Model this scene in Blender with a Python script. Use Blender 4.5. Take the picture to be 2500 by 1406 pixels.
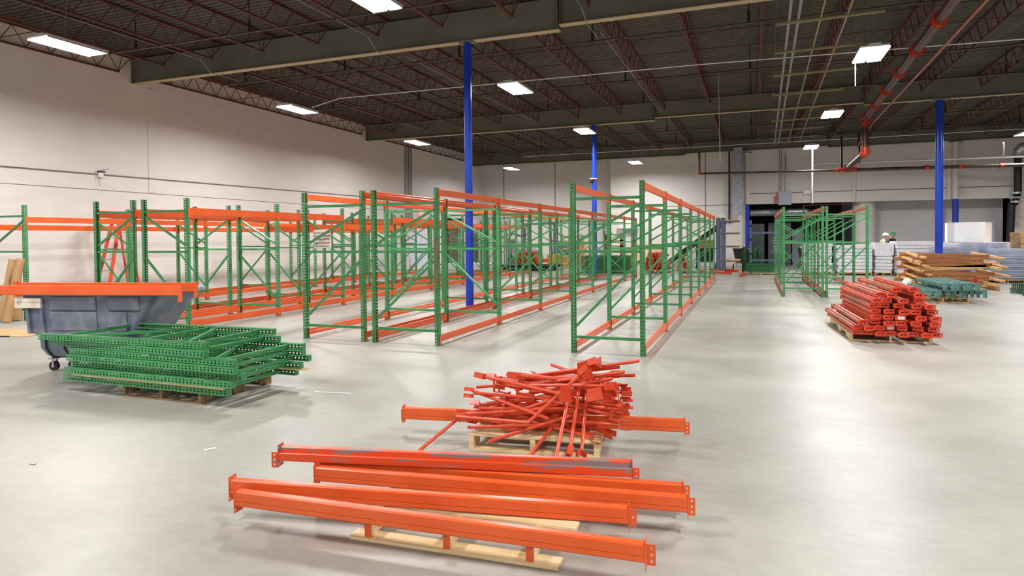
import bpy, math, random
from mathutils import Vector, Matrix
for o in list(bpy.data.objects): bpy.data.objects.remove(o)
scene = bpy.context.scene
col = scene.collection
PI = math.pi
rnd = random.Random(7)

# ---------------------------------------------------------------- camera
F_PX, CY_PX, EYE = 1568.2, 611.2, 1.663
yaw, pitch, roll = math.radians(20.65), math.radians(1.11), math.radians(-0.49)
fw = Vector((-math.sin(yaw)*math.cos(pitch), math.cos(yaw)*math.cos(pitch), -math.sin(pitch)))
r0 = Vector((math.cos(yaw), math.sin(yaw), 0)); u0 = r0.cross(fw)
cr, sr = math.cos(roll), math.sin(roll)
RT, UP = cr*r0 + sr*u0, -sr*r0 + cr*u0
cam = bpy.data.cameras.new('camera'); camo = bpy.data.objects.new('camera', cam); col.objects.link(camo)
camo.matrix_world = Matrix(((RT.x, UP.x, -fw.x, 0), (RT.y, UP.y, -fw.y, 0), (RT.z, UP.z, -fw.z, EYE), (0, 0, 0, 1)))
cam.sensor_width = 36; cam.lens = F_PX/2500*36; cam.shift_y = (CY_PX-703)/2500
cam.clip_start = 0.05; cam.clip_end = 200
scene.camera = camo
def P(px, py, x=None, y=None, z=None):
    """survey helper: where the sight line through a photo point meets a wall, a floor or a height"""
    d = fw + RT*((px-1250)/F_PX) - UP*((py-CY_PX)/F_PX)
    if x is not None: t = x/d.x
    elif y is not None: t = y/d.y
    else: t = (z-EYE)/d.z
    return Vector((0, 0, EYE)) + d*t

# ---------------------------------------------------------------- world, exposure
w = bpy.data.worlds.new('world'); scene.world = w; w.use_nodes = True
w.node_tree.nodes['Background'].inputs[0].default_value = (0.8, 0.85, 1, 1)
w.node_tree.nodes['Background'].inputs[1].default_value = 0.02
scene.view_settings.view_transform = 'Standard'; scene.view_settings.look = 'None'
scene.view_settings.gamma = 1; scene.view_settings.use_curve_mapping = False
scene.view_settings.exposure = 0.0
LAMP_W = 305
LAMP_COL = (1.0, 0.98, 0.965)

# ---------------------------------------------------------------- materials
def lin(c):
    return tuple(((v/255)/12.92 if v/255 <= .04045 else ((v/255+.055)/1.055)**2.4) for v in c)+(1,)
def mat(name, c, rough=.5, metal=0, c2=None, scale=8, lo=.4, hi=.65, bump=0, bscale=30, spec=.5, stretch=None, detail=4):
    m = bpy.data.materials.new(name); m.use_nodes = True
    nt = m.node_tree; b = nt.nodes['Principled BSDF']
    b.inputs['Base Color'].default_value = lin(c); b.inputs['Roughness'].default_value = rough
    b.inputs['Metallic'].default_value = metal; b.inputs['Specular IOR Level'].default_value = spec
    tc = nt.nodes.new('ShaderNodeTexCoord'); mp = nt.nodes.new('ShaderNodeMapping')
    nt.links.new(tc.outputs['Object'], mp.inputs[0])
    if stretch: mp.inputs['Scale'].default_value = stretch
    if c2:
        n = nt.nodes.new('ShaderNodeTexNoise'); n.inputs['Scale'].default_value = scale; n.inputs['Detail'].default_value = detail
        nt.links.new(mp.outputs[0], n.inputs[0])
        r = nt.nodes.new('ShaderNodeValToRGB'); nt.links.new(n.outputs[0], r.inputs[0])
        r.color_ramp.elements[0].position = lo; r.color_ramp.elements[0].color = lin(c)
        r.color_ramp.elements[1].position = hi; r.color_ramp.elements[1].color = lin(c2)
        nt.links.new(r.outputs[0], b.inputs['Base Color'])
    if bump:
        n2 = nt.nodes.new('ShaderNodeTexNoise'); n2.inputs['Scale'].default_value = bscale
        nt.links.new(mp.outputs[0], n2.inputs[0])
        bp = nt.nodes.new('ShaderNodeBump'); bp.inputs['Strength'].default_value = bump; bp.inputs['Distance'].default_value = .02
        nt.links.new(n2.outputs[0], bp.inputs['Height']); nt.links.new(bp.outputs[0], b.inputs['Normal'])
    return m
def emat(name, c, s):
    m = bpy.data.materials.new(name); m.use_nodes = True; nt = m.node_tree
    b = nt.nodes['Principled BSDF']; b.inputs['Base Color'].default_value = lin(c)
    b.inputs['Emission Color'].default_value = lin(c); b.inputs['Emission Strength'].default_value = s
    return m
M = dict(
 green=mat('green_paint', (56,128,76), .38, c2=(70,148,90), scale=3, lo=.35, hi=.7),
 greend=mat('dark_green_paint', (26,92,48), .4, c2=(44,120,64), scale=4, lo=.3, hi=.75),
 orange=mat('orange_paint', (214,84,32), .3, c2=(224,100,48), scale=2, lo=.35, hi=.7),
 orangew=mat('worn_orange_paint', (212,76,36), .36, c2=(134,118,116), scale=6, lo=.53, hi=.58, stretch=(.45,3,3), detail=9),
 red=mat('red_paint', (202,64,34), .36, c2=(214,84,50), scale=3, lo=.35, hi=.7),
 redpale=mat('faded_red_paint', (204,100,74), .38, c2=(152,98,74), scale=3, lo=.42, hi=.62, stretch=(.4,2,2)),
 redend=mat('bright_red_paint', (224,70,36), .38, c2=(214,62,34), scale=3),
 teal=mat('teal_paint', (72,116,112), .5, c2=(100,140,132), scale=4),
 blue=mat('blue_paint', (16,58,178), .3, c2=(24,68,190), scale=1),
 wood=mat('pale_wood', (205,178,130), .7, c2=(232,210,165), scale=3, lo=.3, hi=.7, stretch=(1,9,9), bump=.2),
 woodw=mat('weathered_wood', (120,98,72), .8, c2=(160,132,98), scale=3, stretch=(1,9,9), bump=.2),
 woodb=mat('brown_wood', (150,92,52), .7, c2=(180,122,76), scale=3, lo=.3, hi=.7, stretch=(1,9,9), bump=.2),
 woodl=mat('sawn_wood', (222,182,122), .7, c2=(200,150,92), scale=3, stretch=(1,9,9)),
 ply=mat('plywood', (228,190,150), .7, c2=(212,170,126), scale=2),
 bin=mat('slate_blue_plastic', (100,108,128), .55, c2=(138,144,154), scale=5, lo=.45, hi=.75, bump=.1, bscale=6, detail=9),
 binr=mat('scuffed_plastic_rim', (122,130,146), .5, c2=(160,165,175), scale=9),
 black=mat('black_rubber', (22,22,24), .6), blackp=mat('black_plastic', (30,31,34), .35, c2=(48,50,54), scale=3),
 whitew=mat('white_painted_wood', (232,226,216), .6, c2=(214,204,190), scale=4),
 steel=mat('galvanised_steel', (178,184,194), .35, metal=.45, c2=(150,156,166), scale=5),
 whitem=mat('white_conduit_paint', (225,225,222), .4),
 conduit=mat('grey_conduit', (150,148,140), .35, metal=.6),
 strut=mat('yellowed_strut', (150,138,98), .5, metal=.3),
 pipe=mat('black_iron_pipe', (62,52,46), .4, c2=(86,72,62), scale=3, metal=.2),
 pipeb=mat('brown_main_pipe', (72,48,40), .4, c2=(90,58,48), scale=2, metal=.2),
 coupling=mat('red_coupling', (184,58,34), .4), copper=mat('copper_pipe', (168,92,66), .35, metal=.5),
 joist=mat('joist_primer', (92,44,38), .6, c2=(80,38,33), scale=2),
 girder=mat('grey_girder_paint', (112,110,96), .6, c2=(100,98,86), scale=1),
 flange=mat('girder_flange_paint', (176,162,128), .6),
 carton=mat('white_carton', (246,246,250), .6, c2=(232,232,240), scale=9),
 wrap=mat('plastic_film', (248,249,252), .25, c2=(236,238,244), scale=14, bump=.25, bscale=9),
 card=mat('brown_cardboard', (196,158,112), .8, c2=(180,142,98), scale=3),
 wire=mat('wire_deck_zinc', (178,184,206), .35, metal=.25),
 shelf=mat('slate_rack_paint', (84,96,124), .45, c2=(98,110,138), scale=4),
 cab=mat('grey_cabinet_paint', (96,102,110), .4, c2=(86,92,100), scale=2),
 boxg=mat('light_grey_box_paint', (152,160,172), .35),
 sign=mat('sign_white', (238,234,230), .5), signt=mat('sign_red_ink', (170,24,34), .6),
 tank=mat('cylinder_green', (18,62,34), .3), yellow=mat('yellow_tape', (226,214,40), .5),
 skin=mat('skin', (200,150,124), .6), helm=mat('white_helmet', (240,238,226), .3), helmg=mat('green_helmet', (14,120,60), .3),
 vest=mat('work_shirt_pale', (220,214,190), .8), dark=mat('dark_cloth', (40,44,56), .8),
 ladder=mat('orange_fibreglass', (232,82,44), .45), alu=mat('aluminium', (190,192,196), .3, metal=.7),
 housing=mat('lamp_housing', (210,210,210), .4), bolt=mat('bolt_zinc', (170,170,170), .3, metal=.9),
 exit=emat('exit_sign_face', (255,130,130), 1.2), daylight=emat('bright_room_wall', (255,244,236), .8),
 rust=mat('bare_rusty_metal', (140,98,70), .6, c2=(110,76,56), scale=12),
 paper=mat('paper_label', (240,240,240), .6), foil=mat('foil_insulation', (205,208,214), .25, metal=.6, bump=1, bscale=12),
 machine=mat('machine_grey', (120,120,124), .4), yellowm=mat('machine_yellow', (206,160,60), .5),
)
EM = emat('lamp_diffuser', (255,252,248), 14)

# structure surfaces
def floor_mat():
    m = mat('polished_concrete', (186,180,168), .3, spec=.45)
    nt = m.node_tree; b = nt.nodes['Principled BSDF']; tc = nt.nodes['Texture Coordinate']
    def noise(s, d, st=(1,1,1)):
        mp = nt.nodes.new('ShaderNodeMapping'); mp.inputs['Scale'].default_value = st; nt.links.new(tc.outputs['Object'], mp.inputs[0])
        n = nt.nodes.new('ShaderNodeTexNoise'); n.inputs['Scale'].default_value = s; n.inputs['Detail'].default_value = d
        nt.links.new(mp.outputs[0], n.inputs[0]); return n
    def ramp(n, a, ca, z, cz):
        r = nt.nodes.new('ShaderNodeValToRGB'); nt.links.new(n.outputs[0], r.inputs[0])
        r.color_ramp.elements[0].position = a; r.color_ramp.elements[0].color = ca
        r.color_ramp.elements[1].position = z; r.color_ramp.elements[1].color = cz; return r
    def mix(a, bb, f):
        x = nt.nodes.new('ShaderNodeMix'); x.data_type = 'RGBA'; x.blend_type = 'MULTIPLY'; x.inputs[0].default_value = f
        nt.links.new(a.outputs[0] if a.bl_idname != 'ShaderNodeMix' else a.outputs[2], x.inputs[6]); nt.links.new(bb.outputs[0], x.inputs[7]); return x
    base = ramp(noise(.5, 6), .35, lin((148,145,136)), .65, lin((170,167,159)))
    fine = ramp(noise(7, 10, (1, 2.2, 1)), .38, (.9,.9,.9,1), .6, (1,1,1,1))
    spots = ramp(noise(26, 3), .27, (.55,.52,.48,1), .3, (1,1,1,1))
    x = mix(base, fine, .7); x2 = mix(x, spots, .45)
    nt.links.new(x2.outputs[2], b.inputs['Base Color'])
    rr = nt.nodes.new('ShaderNodeMapRange'); nn = noise(1.6, 6); nt.links.new(nn.outputs[0], rr.inputs[0])
    rr.inputs[3].default_value = .28; rr.inputs[4].default_value = .5; nt.links.new(rr.outputs[0], b.inputs['Roughness'])
    return m
M['floor'] = floor_mat()
M['wall'] = mat('painted_block_wall', (220,214,208), .55, c2=(227,222,217), scale=1.2, lo=.3, hi=.7, bump=.08, bscale=3, stretch=(1,1,4))
M['wallg'] = mat('grey_block_wall', (206,202,206), .6, c2=(212,208,212), scale=1.2)
M['joint'] = mat('wall_joint_shadow_gap', (120,112,106), .8)
M['pilaster'] = mat('wall_sealant_strip', (222,218,212), .6)
M['deck'] = mat('roof_deck_unlit_tone', (72,68,52), .6, c2=(62,58,45), scale=1)  # light grey deck given a dark base colour for its unlit look

# ---------------------------------------------------------------- mesh building
class MB:
    def __init__(s): s.v = []; s.f = []; s.m = []
    def add(s, vs, fs, mi=0):
        k = len(s.v); s.v += [tuple(p) for p in vs]; s.f += [tuple(k+i for i in f) for f in fs]; s.m += [mi]*len(fs); return s
    def box(s, x0, x1, y0, y1, z0, z1, mi=0, R=None):
        vs = [Vector((x, y, z)) for z in (z0, z1) for y in (y0, y1) for x in (x0, x1)]
        if R is not None: vs = [R @ p for p in vs]
        return s.add(vs, [(0,2,3,1),(4,5,7,6),(0,1,5,4),(2,6,7,3),(0,4,6,2),(1,3,7,5)], mi)
    def ext(s, sec, p0, p1, up=(0,0,1), mi=0, caps=True):
        """extrude closed section [(a,b)] along p0->p1; a = sideways, b = up"""
        p0, p1 = Vector(p0), Vector(p1); d = (p1-p0).normalized(); up = Vector(up)
        if abs(d.dot(up)) > .98: up = Vector((0,1,0))
        sd = d.cross(up).normalized(); u = sd.cross(d); n = len(sec)
        vs = [p0+sd*a+u*b for a, b in sec]+[p1+sd*a+u*b for a, b in sec]
        fs = [(i, (i+1) % n, n+(i+1) % n, n+i) for i in range(n)]
        if caps: fs += [tuple(range(n-1, -1, -1)), tuple(range(n, 2*n))]
        return s.add(vs, fs, mi)
    def bar(s, p0, p1, w, h, up=(0,0,1), mi=0):
        return s.ext([(-w/2,-h/2),(w/2,-h/2),(w/2,h/2),(-w/2,h/2)], p0, p1, up, mi)
    def tube(s, p0, p1, r, n=10, mi=0, r2=None, caps=True):
        p0, p1 = Vector(p0), Vector(p1); d = (p1-p0).normalized()
        up = Vector((0,0,1)) if abs(d.z) < .95 else Vector((0,1,0))
        sd = d.cross(up).normalized(); u = sd.cross(d); r2 = r if r2 is None else r2
        cs = [(math.cos(2*PI*i/n), math.sin(2*PI*i/n)) for i in range(n)]
        vs = [p0+(sd*a+u*b)*r for a, b in cs]+[p1+(sd*a+u*b)*r2 for a, b in cs]
        fs = [(i, (i+1) % n, n+(i+1) % n, n+i) for i in range(n)]
        if caps: fs += [tuple(range(n-1, -1, -1)), tuple(range(n, 2*n))]
        return s.add(vs, fs, mi)
    def path(s, pts, r, n=8, mi=0):
        for a, b in zip(pts, pts[1:]): s.tube(a, b, r, n, mi)
        for a in pts[1:-1]: s.ball(a, r*1.02, mi, 8, 5)
        return s
    def ball(s, c, r, mi=0, n=12, m=8, sc=(1,1,1), z0=-1.0):
        c = Vector(c); vs = []; fs = []
        a0 = math.asin(z0) if z0 > -1 else -PI/2
        for j in range(m+1):
            t = a0+(PI/2-a0)*j/m
            for i in range(n):
                vs.append(c+Vector((math.cos(t)*math.cos(2*PI*i/n)*r*sc[0], math.cos(t)*math.sin(2*PI*i/n)*r*sc[1], math.sin(t)*r*sc[2])))
        for j in range(m):
            for i in range(n): fs.append((j*n+i, j*n+(i+1) % n, (j+1)*n+(i+1) % n, (j+1)*n+i))
        fs.append(tuple(range(n-1, -1, -1)))
        return s.add(vs, fs, mi)
    def loft(s, rings, mi=0, cap0=True, cap1=True):
        n = len(rings[0]); vs = [p for r in rings for p in r]; fs = []
        for j in range(len(rings)-1):
            for i in range(n): fs.append((j*n+i, j*n+(i+1) % n, (j+1)*n+(i+1) % n, (j+1)*n+i))
        if cap0: fs.append(tuple(range(n-1, -1, -1)))
        if cap1: fs.append(tuple((len(rings)-1)*n+i for i in range(n)))
        return s.add(vs, fs, mi)
    def perf(s, o, u, v, width, nrow, pitch=.0508, cols=2, hw=.0112, hh=.0125, mi=0):
        """perforated sheet: cols columns of eight-sided holes"""
        o, u, v = Vector(o), Vector(u), Vector(v); cw = width/cols
        for i in range(nrow):
            for j in range(cols):
                cx, cy = (j+.5)*cw, (i+.5)*pitch
                if cols == 2: cx += (.15 if j == 0 else -.15)*cw
                x0, x1, y0, y1 = j*cw, (j+1)*cw, i*pitch, (i+1)*pitch
                xm = cx
                outer = [(x0,y0),(xm,y0),(x1,y0),(x1,cy),(x1,y1),(xm,y1),(x0,y1),(x0,cy)]
                inner = [(cx-hw*.6,cy-hh*.75),(cx,cy-hh),(cx+hw*.6,cy-hh*.75),(cx+hw,cy),(cx+hw*.7,cy+hh*.75),(cx,cy+hh),(cx-hw*.7,cy+hh*.75),(cx-hw,cy)]
                s.add([o+u*a+v*b for a, b in outer+inner], [(k, (k+1) % 8, 8+(k+1) % 8, 8+k) for k in range(8)], mi)
        return s
    def mesh(s, name, mats, smooth=False):
        me = bpy.data.meshes.new(name); me.from_pydata(s.v, [], s.f)
        for m in (mats if isinstance(mats, (list, tuple)) else [mats]): me.materials.append(M[m] if isinstance(m, str) else m)
        me.polygons.foreach_set('material_index', s.m)
        if smooth: me.polygons.foreach_set('use_smooth', [True]*len(s.f))
        me.update(); return me
    def build(s, name, mats, parent=None, smooth=False, **k): return ob(name, s.mesh(name, mats, smooth), parent, **k)

def ob(name, me, parent=None, loc=None, rot=None, M4=None, label=None):
    o = bpy.data.objects.new(name, me); col.objects.link(o)
    if parent: o.parent = parent
    if M4 is not None: o.matrix_basis = M4
    else:
        if loc is not None: o.location = loc
        if rot is not None: o.rotation_euler = rot
    if label: o['label'] = label
    return o
def tag(o, label, cat, group=None, kind=None):
    if len(label.replace('-', ' ').split()) > 16: print('LONG', label)
    o['label'] = label; o['category'] = cat
    if group: o['group'] = group
    if kind: o['kind'] = kind
    return o
def thing(name, label, cat, loc=(0,0,0), rot=(0,0,0), group=None, M4=None):
    o = ob(name, None, None, loc, rot, M4); o.empty_display_size = .2
    return tag(o, label, cat, group)
def struct(o): o['kind'] = 'structure'; return o
def smooth_by(o, ang=40):
    me = o.data; me.polygons.foreach_set('use_smooth', [True]*len(me.polygons))
    try: me.set_sharp_from_angle(angle=math.radians(ang))
    except Exception: pass
    return o
def bevel(o, w=.004, seg=2):
    b = o.modifiers.new('bevel', 'BEVEL'); b.width = w; b.segments = seg; b.limit_method = 'ANGLE'; return o
def frame_M(o, x, y, z=None):
    x, y = Vector(x).normalized(), Vector(y).normalized(); z = x.cross(y).normalized(); y = z.cross(x)
    return Matrix(((x.x, y.x, z.x, o[0]), (x.y, y.y, z.y, o[1]), (x.z, y.z, z.z, o[2]), (0,0,0,1)))
ORD = ['first','second','third','fourth','fifth','sixth','seventh','eighth','ninth','tenth','eleventh','twelfth','thirteenth','fourteenth','fifteenth','sixteenth','seventeenth','eighteenth','nineteenth','twentieth','twenty-first','twenty-second','twenty-third','twenty-fourth']

# ---------------------------------------------------------------- room
XW, XE_, YB, YF, ZD = -16.7, 19.0, -9.0, 38.9, 6.92
def simple(name, x0, x1, y0, y1, z0, z1, m):
    return struct(MB().box(x0, x1, y0, y1, z0, z1).build(name, m))
simple('floor', XW-.3, XE_+.3, YB-.3, 44, -.2, 0, 'floor')
# left wall with openings: dock doorway and roll-up doors
wl = MB()
DW = [(29.3, 31.3, 2.7), (33.7, 35.2, 2.5), (36.2, 38.3, 2.5)]
yp = YB
for a, b, h in DW:
    wl.box(XW-.3, XW, yp, a, 0, ZD); wl.box(XW-.3, XW, a, b, h, ZD); yp = b
wl.box(XW-.3, XW, yp, YF+.3, 0, ZD)
struct(wl.build('wall_left', 'wall'))
# far wall, left part set back, right part nearer
simple('wall_far_left', XW-.3, -7.85, YF, YF+.3, 0, ZD, 'wall')
wf = MB()
wf.box(-7.85, -.42, 37.3, 39.2, 0, ZD)
wf.box(-.42, 11.6, 37.3, 37.6, 3.38, ZD)
wf.box(11.6, XE_, 37.3, 39.2, 0, ZD)
struct(wf.build('wall_far', 'wall'))
# recesses under the upper wall
rc = MB(); rc.box(-.6, -.42, 37.6, 43, 0, 4.2); rc.box(-.42, 4.9, 42.8, 43, 0, 4.2); rc.box(-.42, 5.2, 37.6, 43, 4.2, 4.4)
M['recess'] = mat('dark_brown_recess', (66,56,50), .8)  # recess walls and ceiling share one dark brown
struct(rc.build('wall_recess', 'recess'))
pr_ = MB()
ring = lambda z: [Vector((5.4+.55*math.cos(a), 38.2+.6*math.sin(a), z)) for a in [2*PI*i/20 for i in range(20)]]
pr_.loft([ring(0), ring(4.2)])
struct(smooth_by(pr_.build('wall_pier', 'wall')))
wr = MB(); wr.box(5.45, 9.1, 38.6, 38.8, 0, 4.4); wr.box(9.1, 11.15, 38.6, 38.8, 2.25, 4.4); wr.box(11.15, 11.9, 38.6, 38.8, 0, 4.4); wr.box(11.6, 11.9, 37.6, 38.6, 0, 4.4); wr.box(5.4, 11.9, 37.6, 38.8, 4.4, 4.5)
struct(wr.build('wall_recess_grey', 'wallg'))
br = MB(); br.box(8.6, 12.4, 42.6, 42.8, 0, 3); br.box(8.6, 8.8, 38.8, 42.6, 0, 3); br.box(12.2, 12.4, 38.8, 42.6, 0, 3); br.box(8.6, 12.4, 38.8, 42.6, 2.9, 3)
struct(br.build('wall_side_room', 'wall'))
simple('wall_right', XE_, XE_+.3, YB, YF+.3, 0, ZD, 'wall')
simple('wall_back', XW-.3, XE_+.3, YB-.3, YB, 0, ZD, 'wall')
# door frame of side room
df = MB(); df.box(9.02, 9.12, 38.5, 38.6, 0, 2.32); df.box(11.13, 11.23, 38.5, 38.6, 0, 2.32); df.box(9.12, 11.13, 38.5, 38.6, 2.24, 2.32)
struct(df.build('trim_1', 'whitem'))
# roof deck, flutes along x
dk = MB(); y = YB; top = ZD+.08
while y < YF+.3:
    for a, b, c_, d_ in ((y, ZD, y+.09, ZD), (y+.09, ZD, y+.105, ZD+.038), (y+.105, ZD+.038, y+.14, ZD+.038), (y+.14, ZD+.038, y+.155, ZD)):
        dk.add([(XW-.3,a,b),(XE_+.3,a,b),(XE_+.3,c_,d_),(XW-.3,c_,d_)], [(0,1,2,3)])
    y += .155
dk.box(XW-.3, XE_+.3, YB, YF+.3, top, top+.2)
struct(dk.build('ceiling', 'deck'))
# wall joints, grooves and panel lines
jt = MB()
a = P(0,450,x=XW+.003); b = P(870,500,x=XW+.003)
jt.box(XW, XW+.006, 3, 37, 3.06, 3.075)
for yy, z0 in ((37.2, 0),): pass
struct(jt.build('trim_2', 'joint'))
st = MB(); st.box(XW, XW+.02, 13.98, 14.2, 3.1, 6.15); struct(st.build('trim_3', 'pilaster'))
jf = MB()
for px in (1230, 1355):
    q = P(px, 450, y=YF-.01); jf.box(q.x-.025, q.x+.025, YF-.012, YF, 0, 6.4)
for px, z0, z1 in ((1722, 0, 6.4),):
    q = P(px, 450, y=37.29); jf.box(q.x-.02, q.x+.02, 37.288, 37.3, z0, z1)
jf.box(-7.85, -.42, 37.29, 37.3, 3.36, 3.39)
jf.box(-.3, 11.6, 37.285, 37.3, 3.93, 3.97)
struct(jf.build('trim_4', 'joint'))
vp = MB()
for px, wd in ((1822,.28), (1962+24,.06), (2086,.09), (2322,.34), (2492,.1)):
    q = P(px, 420, y=37.2); vp.box(q.x-wd/2, q.x+wd/2, 37.16, 37.3, 3.38, 6.3)
struct(vp.build('trim_5', 'wall'))

rl = thing('added_room_light', 'unseen ceiling light added to brighten the side room behind the doorway', 'light fixture', (10.3, 40.8, 2.895))  # out-of-view lamp added so the side room looks bright through the doorway
MB().box(-.6, .6, -.3, .3, -.05, .0).build('housing', 'housing', rl); MB().box(-.56, .56, -.26, .26, -.056, -.051).build('diffuser', EM, rl)
l = bpy.data.lights.new('lamp', 'AREA'); l.shape = 'RECTANGLE'; l.size = 1.1; l.size_y = .5; l.energy = 90; l.color = (1, .97, .92); ob('lamp', l, rl, (0, 0, -.06))
# ---------------------------------------------------------------- girders, joists, columns
GY = [1.45, 13.57, 25.45, 37.0]
GN = ['nearest, out over the camera', 'near', 'middle', 'far']
for gi, gy in enumerate(GY):
    if gi == 0: continue
    g = thing('roof_girder', ['', 'deep grey steel roof girder crossing over the near blue column', 'grey steel roof girder crossing over the middle and right blue columns', 'grey roof girder running right against the far wall'][gi], 'girder', (0, gy, 0))
    wb = MB()
    for k, (x0, x1, zb) in enumerate(((XW, -3.95 if gi == 1 else -3.6, 6.17), (-3.95 if gi == 1 else -3.6, 3.6, 6.27), (3.6, XE_, 6.2))):
        wb.box(x0+.0, x1-.01, -.006, .006, zb+.015, 6.84)
        for xx in (x0+.02, x1-.04): wb.box(xx, xx+.012, -.1, .1, zb+.015, 6.84)
    wb.build('web', 'girder', g)
    fb = MB(); ft = MB(); bl = MB()
    for k, (x0, x1, zb) in enumerate(((XW, -3.95 if gi == 1 else -3.6, 6.17), (-3.95 if gi == 1 else -3.6, 3.6, 6.27), (3.6, XE_, 6.2))):
        fb.box(x0, x1-.01, -.1, .1, zb, zb+.016); ft.box(x0, x1-.01, -.1, .1, 6.83, 6.85)
        if k:
            for i in range(5):
                for dx in (-.07, .05): bl.tube((x0+dx, -.02, zb+.1+i*.09), (x0+dx, .02, zb+.1+i*.09), .014, 6)
    fb.build('bottom_flange', 'flange', g); ft.build('top_flange', 'girder', g); bl.build('bolts', 'bolt', g)

def joist_meshes(L):
    n = int(round(L/.6)); s = L/n
    tc = MB(); bc = MB(); wb = MB()
    for sx in (-.022, .022):
        tc.bar((sx, 0, ZD-.03), (sx, L, ZD-.03), .03, .045)
        bc.bar((sx, .42, 6.41), (sx, L-.42, 6.41), .028, .04)
    zt, zb = ZD-.05, 6.42
    wb.tube((0, .06, zt), (0, .45, zb), .011, 5); wb.tube((0, L-.06, zt), (0, L-.45, zb), .011, 5)
    m = int(round((L-.9)/.6)); s = (L-.9)/m
    for i in range(m):
        y0 = .45+i*s
        wb.tube((0, y0, zb), (0, y0+s/2, zt), .011, 5); wb.tube((0, y0+s/2, zt), (0, y0+s, zb), .011, 5)
    wb.tube((0, .45, zb), (0, .32, zt), .009, 5); wb.tube((0, L-.45, zb), (0, L-.32, zt), .009, 5)
    return tc.mesh('top_chord', 'joist'), bc.mesh('bottom_chord', 'joist'), wb.mesh('web', 'joist')
jm = {}
bays = [(1.6, 13.47, 'bay nearest the camera, before the near grey girder'), (13.67, 25.35, 'second roof bay, between the near and middle girders'), (25.55, 36.9, 'farthest roof bay, beyond the middle girder')]
for bi, (y0, y1, bn) in enumerate(bays):
    L = round(y1-y0, 2); jm[bi] = joist_meshes(L)
    for k in range(21):
        x = -16.62+1.68*k
        if x > XE_: break
        if bi == 0 and x > 7: continue
        t = thing('roof_joist', 'rust red roof joist, %s from the left wall, %s' % (ORD[k], ('bay nearest the camera','bay behind the near girder','bay behind the middle girder')[bi]), 'roof joist', (x, y0, 0), group='roof joists in the '+bn.split(',')[0])
        for me in jm[bi]: ob(me.name, me, t)
# bridging rods across the joists
for i, (y, z) in enumerate([(y, z) for y0, y1, _ in bays for y in (y0+(y1-y0)*.3, y0+(y1-y0)*.7) for z in (6.435, 6.86)]):
    lv = 'bottom' if z < 6.5 else 'top'
    tag(MB().tube((XW, y, z), (XE_, y, z), .011, 5).build('bridging_rod', 'joist'), 'dark red bridging rod along the joist %s chords, %s row from the front' % (lv, ORD[i//2]), 'rod', 'bridging rods through the roof joists')

def column(x, y, h, r, label, zpaint=None):
    t = thing('steel_column', label, 'column', (x, y, 0))
    c = MB()
    ring = []
    for i in range(28):
        a = 2*PI*i/28; rr = r*(1 - (.07 if i % 7 == 0 else 0))
        ring.append((rr*math.cos(a), rr*math.sin(a)))
    top = zpaint or h
    c.loft([[Vector((p[0], p[1], z)) for p in ring] for z in (.02, top)])
    smooth_by(c.build('shaft', 'blue', t), 30)
    if zpaint:
        c = MB(); c.loft([[Vector((p[0], p[1], z)) for p in ring] for z in (top, h)]); smooth_by(c.build('painted_upper_shaft', 'wall', t, label='upper shaft painted the wall colour'), 30)
    MB().box(-r*1.4, r*1.4, -r*1.4, r*1.4, 0, .02).build('base_plate', 'blue', t)
    MB().box(-r*2.1, r*2.1, -r*1.2, r*1.2, h-.02, h-.0005).build('cap_plate', 'girder', t)
    return t
column(-6.17, 13.57, 6.17, .09, 'tall round blue steel column rising through the racks in the middle')
cm = column(-6.0, 25.35, 6.17, .095, 'blue steel column beyond the racks with a small camera clamped on it')
column(5.87, 25.5, 6.2, .115, 'blue steel column beside the wire deck stacks on the right')
column(-.33, 37.0, 6.17, .11, 'wall column blue below and wall coloured above, beside the silver duct', 3.38)
column(9.2, 37.0, 6.17, .13, 'wall column blue below and wall coloured above, left of the bright doorway', 3.38)
cp = P(1445, 442, y=25.25)
t = thing('security_camera', 'small dark dome camera strapped to the blue column beyond the racks', 'camera', (cp.x, 25.2, cp.z))
MB().ball((0,0,0), .075, n=14, m=8).build('dome', 'black', t, smooth=True)
MB().tube((.02,0,.07), (.02,0,.11), .09, 14).bar((0,0,.09), (.2,.05,.09), .05, .03).build('bracket', 'whitem', t)

# ---------------------------------------------------------------- lamps
def lamp(x, y, label, z=5.55, drop=True):
    t = thing('ceiling_light', label, 'light fixture', (x, y, z), group='long high-bay lights')
    h = MB(); h.box(-.27, .27, -.62, .62, .012, .05); h.box(-.12, .12, -.6, .6, .05, .09)
    for s in (-1, 1):
        h.add([(s*.27,-.62,.012),(s*.29,-.62,-.02),(s*.29,.62,-.02),(s*.27,.62,.012)], [(0,1,2,3)])
    h.build('housing', 'housing', t)
    for s in (-1, 1): MB().box(s*.14-.115, s*.14+.115, -.6, .6, -.012, .01).build('diffuser', EM, t)
    cb = MB(); cb.path([(0,-.1,.09), (.01,-.08,.5), (0,0,ZD-z-.02)], .008, 6)
    for s in (-1, 1): cb.tube((0,s*.5,.09), (0,s*.5,ZD-z-.02), .003, 5)
    cb.build('hanging_cable', 'conduit', t)
    for s in (-1, 1):
        l = bpy.data.lights.new('lamp', 'AREA'); l.shape = 'RECTANGLE'; l.size = .22; l.size_y = 1.18; l.energy = LAMP_W/2; l.color = LAMP_COL
        l.spread = math.radians(171); ob('lamp', l, t, (s*.14, 0, -.014))
    return t
rows = [(-12.75, 'row along the left wall'), (-5.8, 'row above the racks'), (2.35, 'row left of the big pipe'), (9.95, 'rightmost row')]
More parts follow.
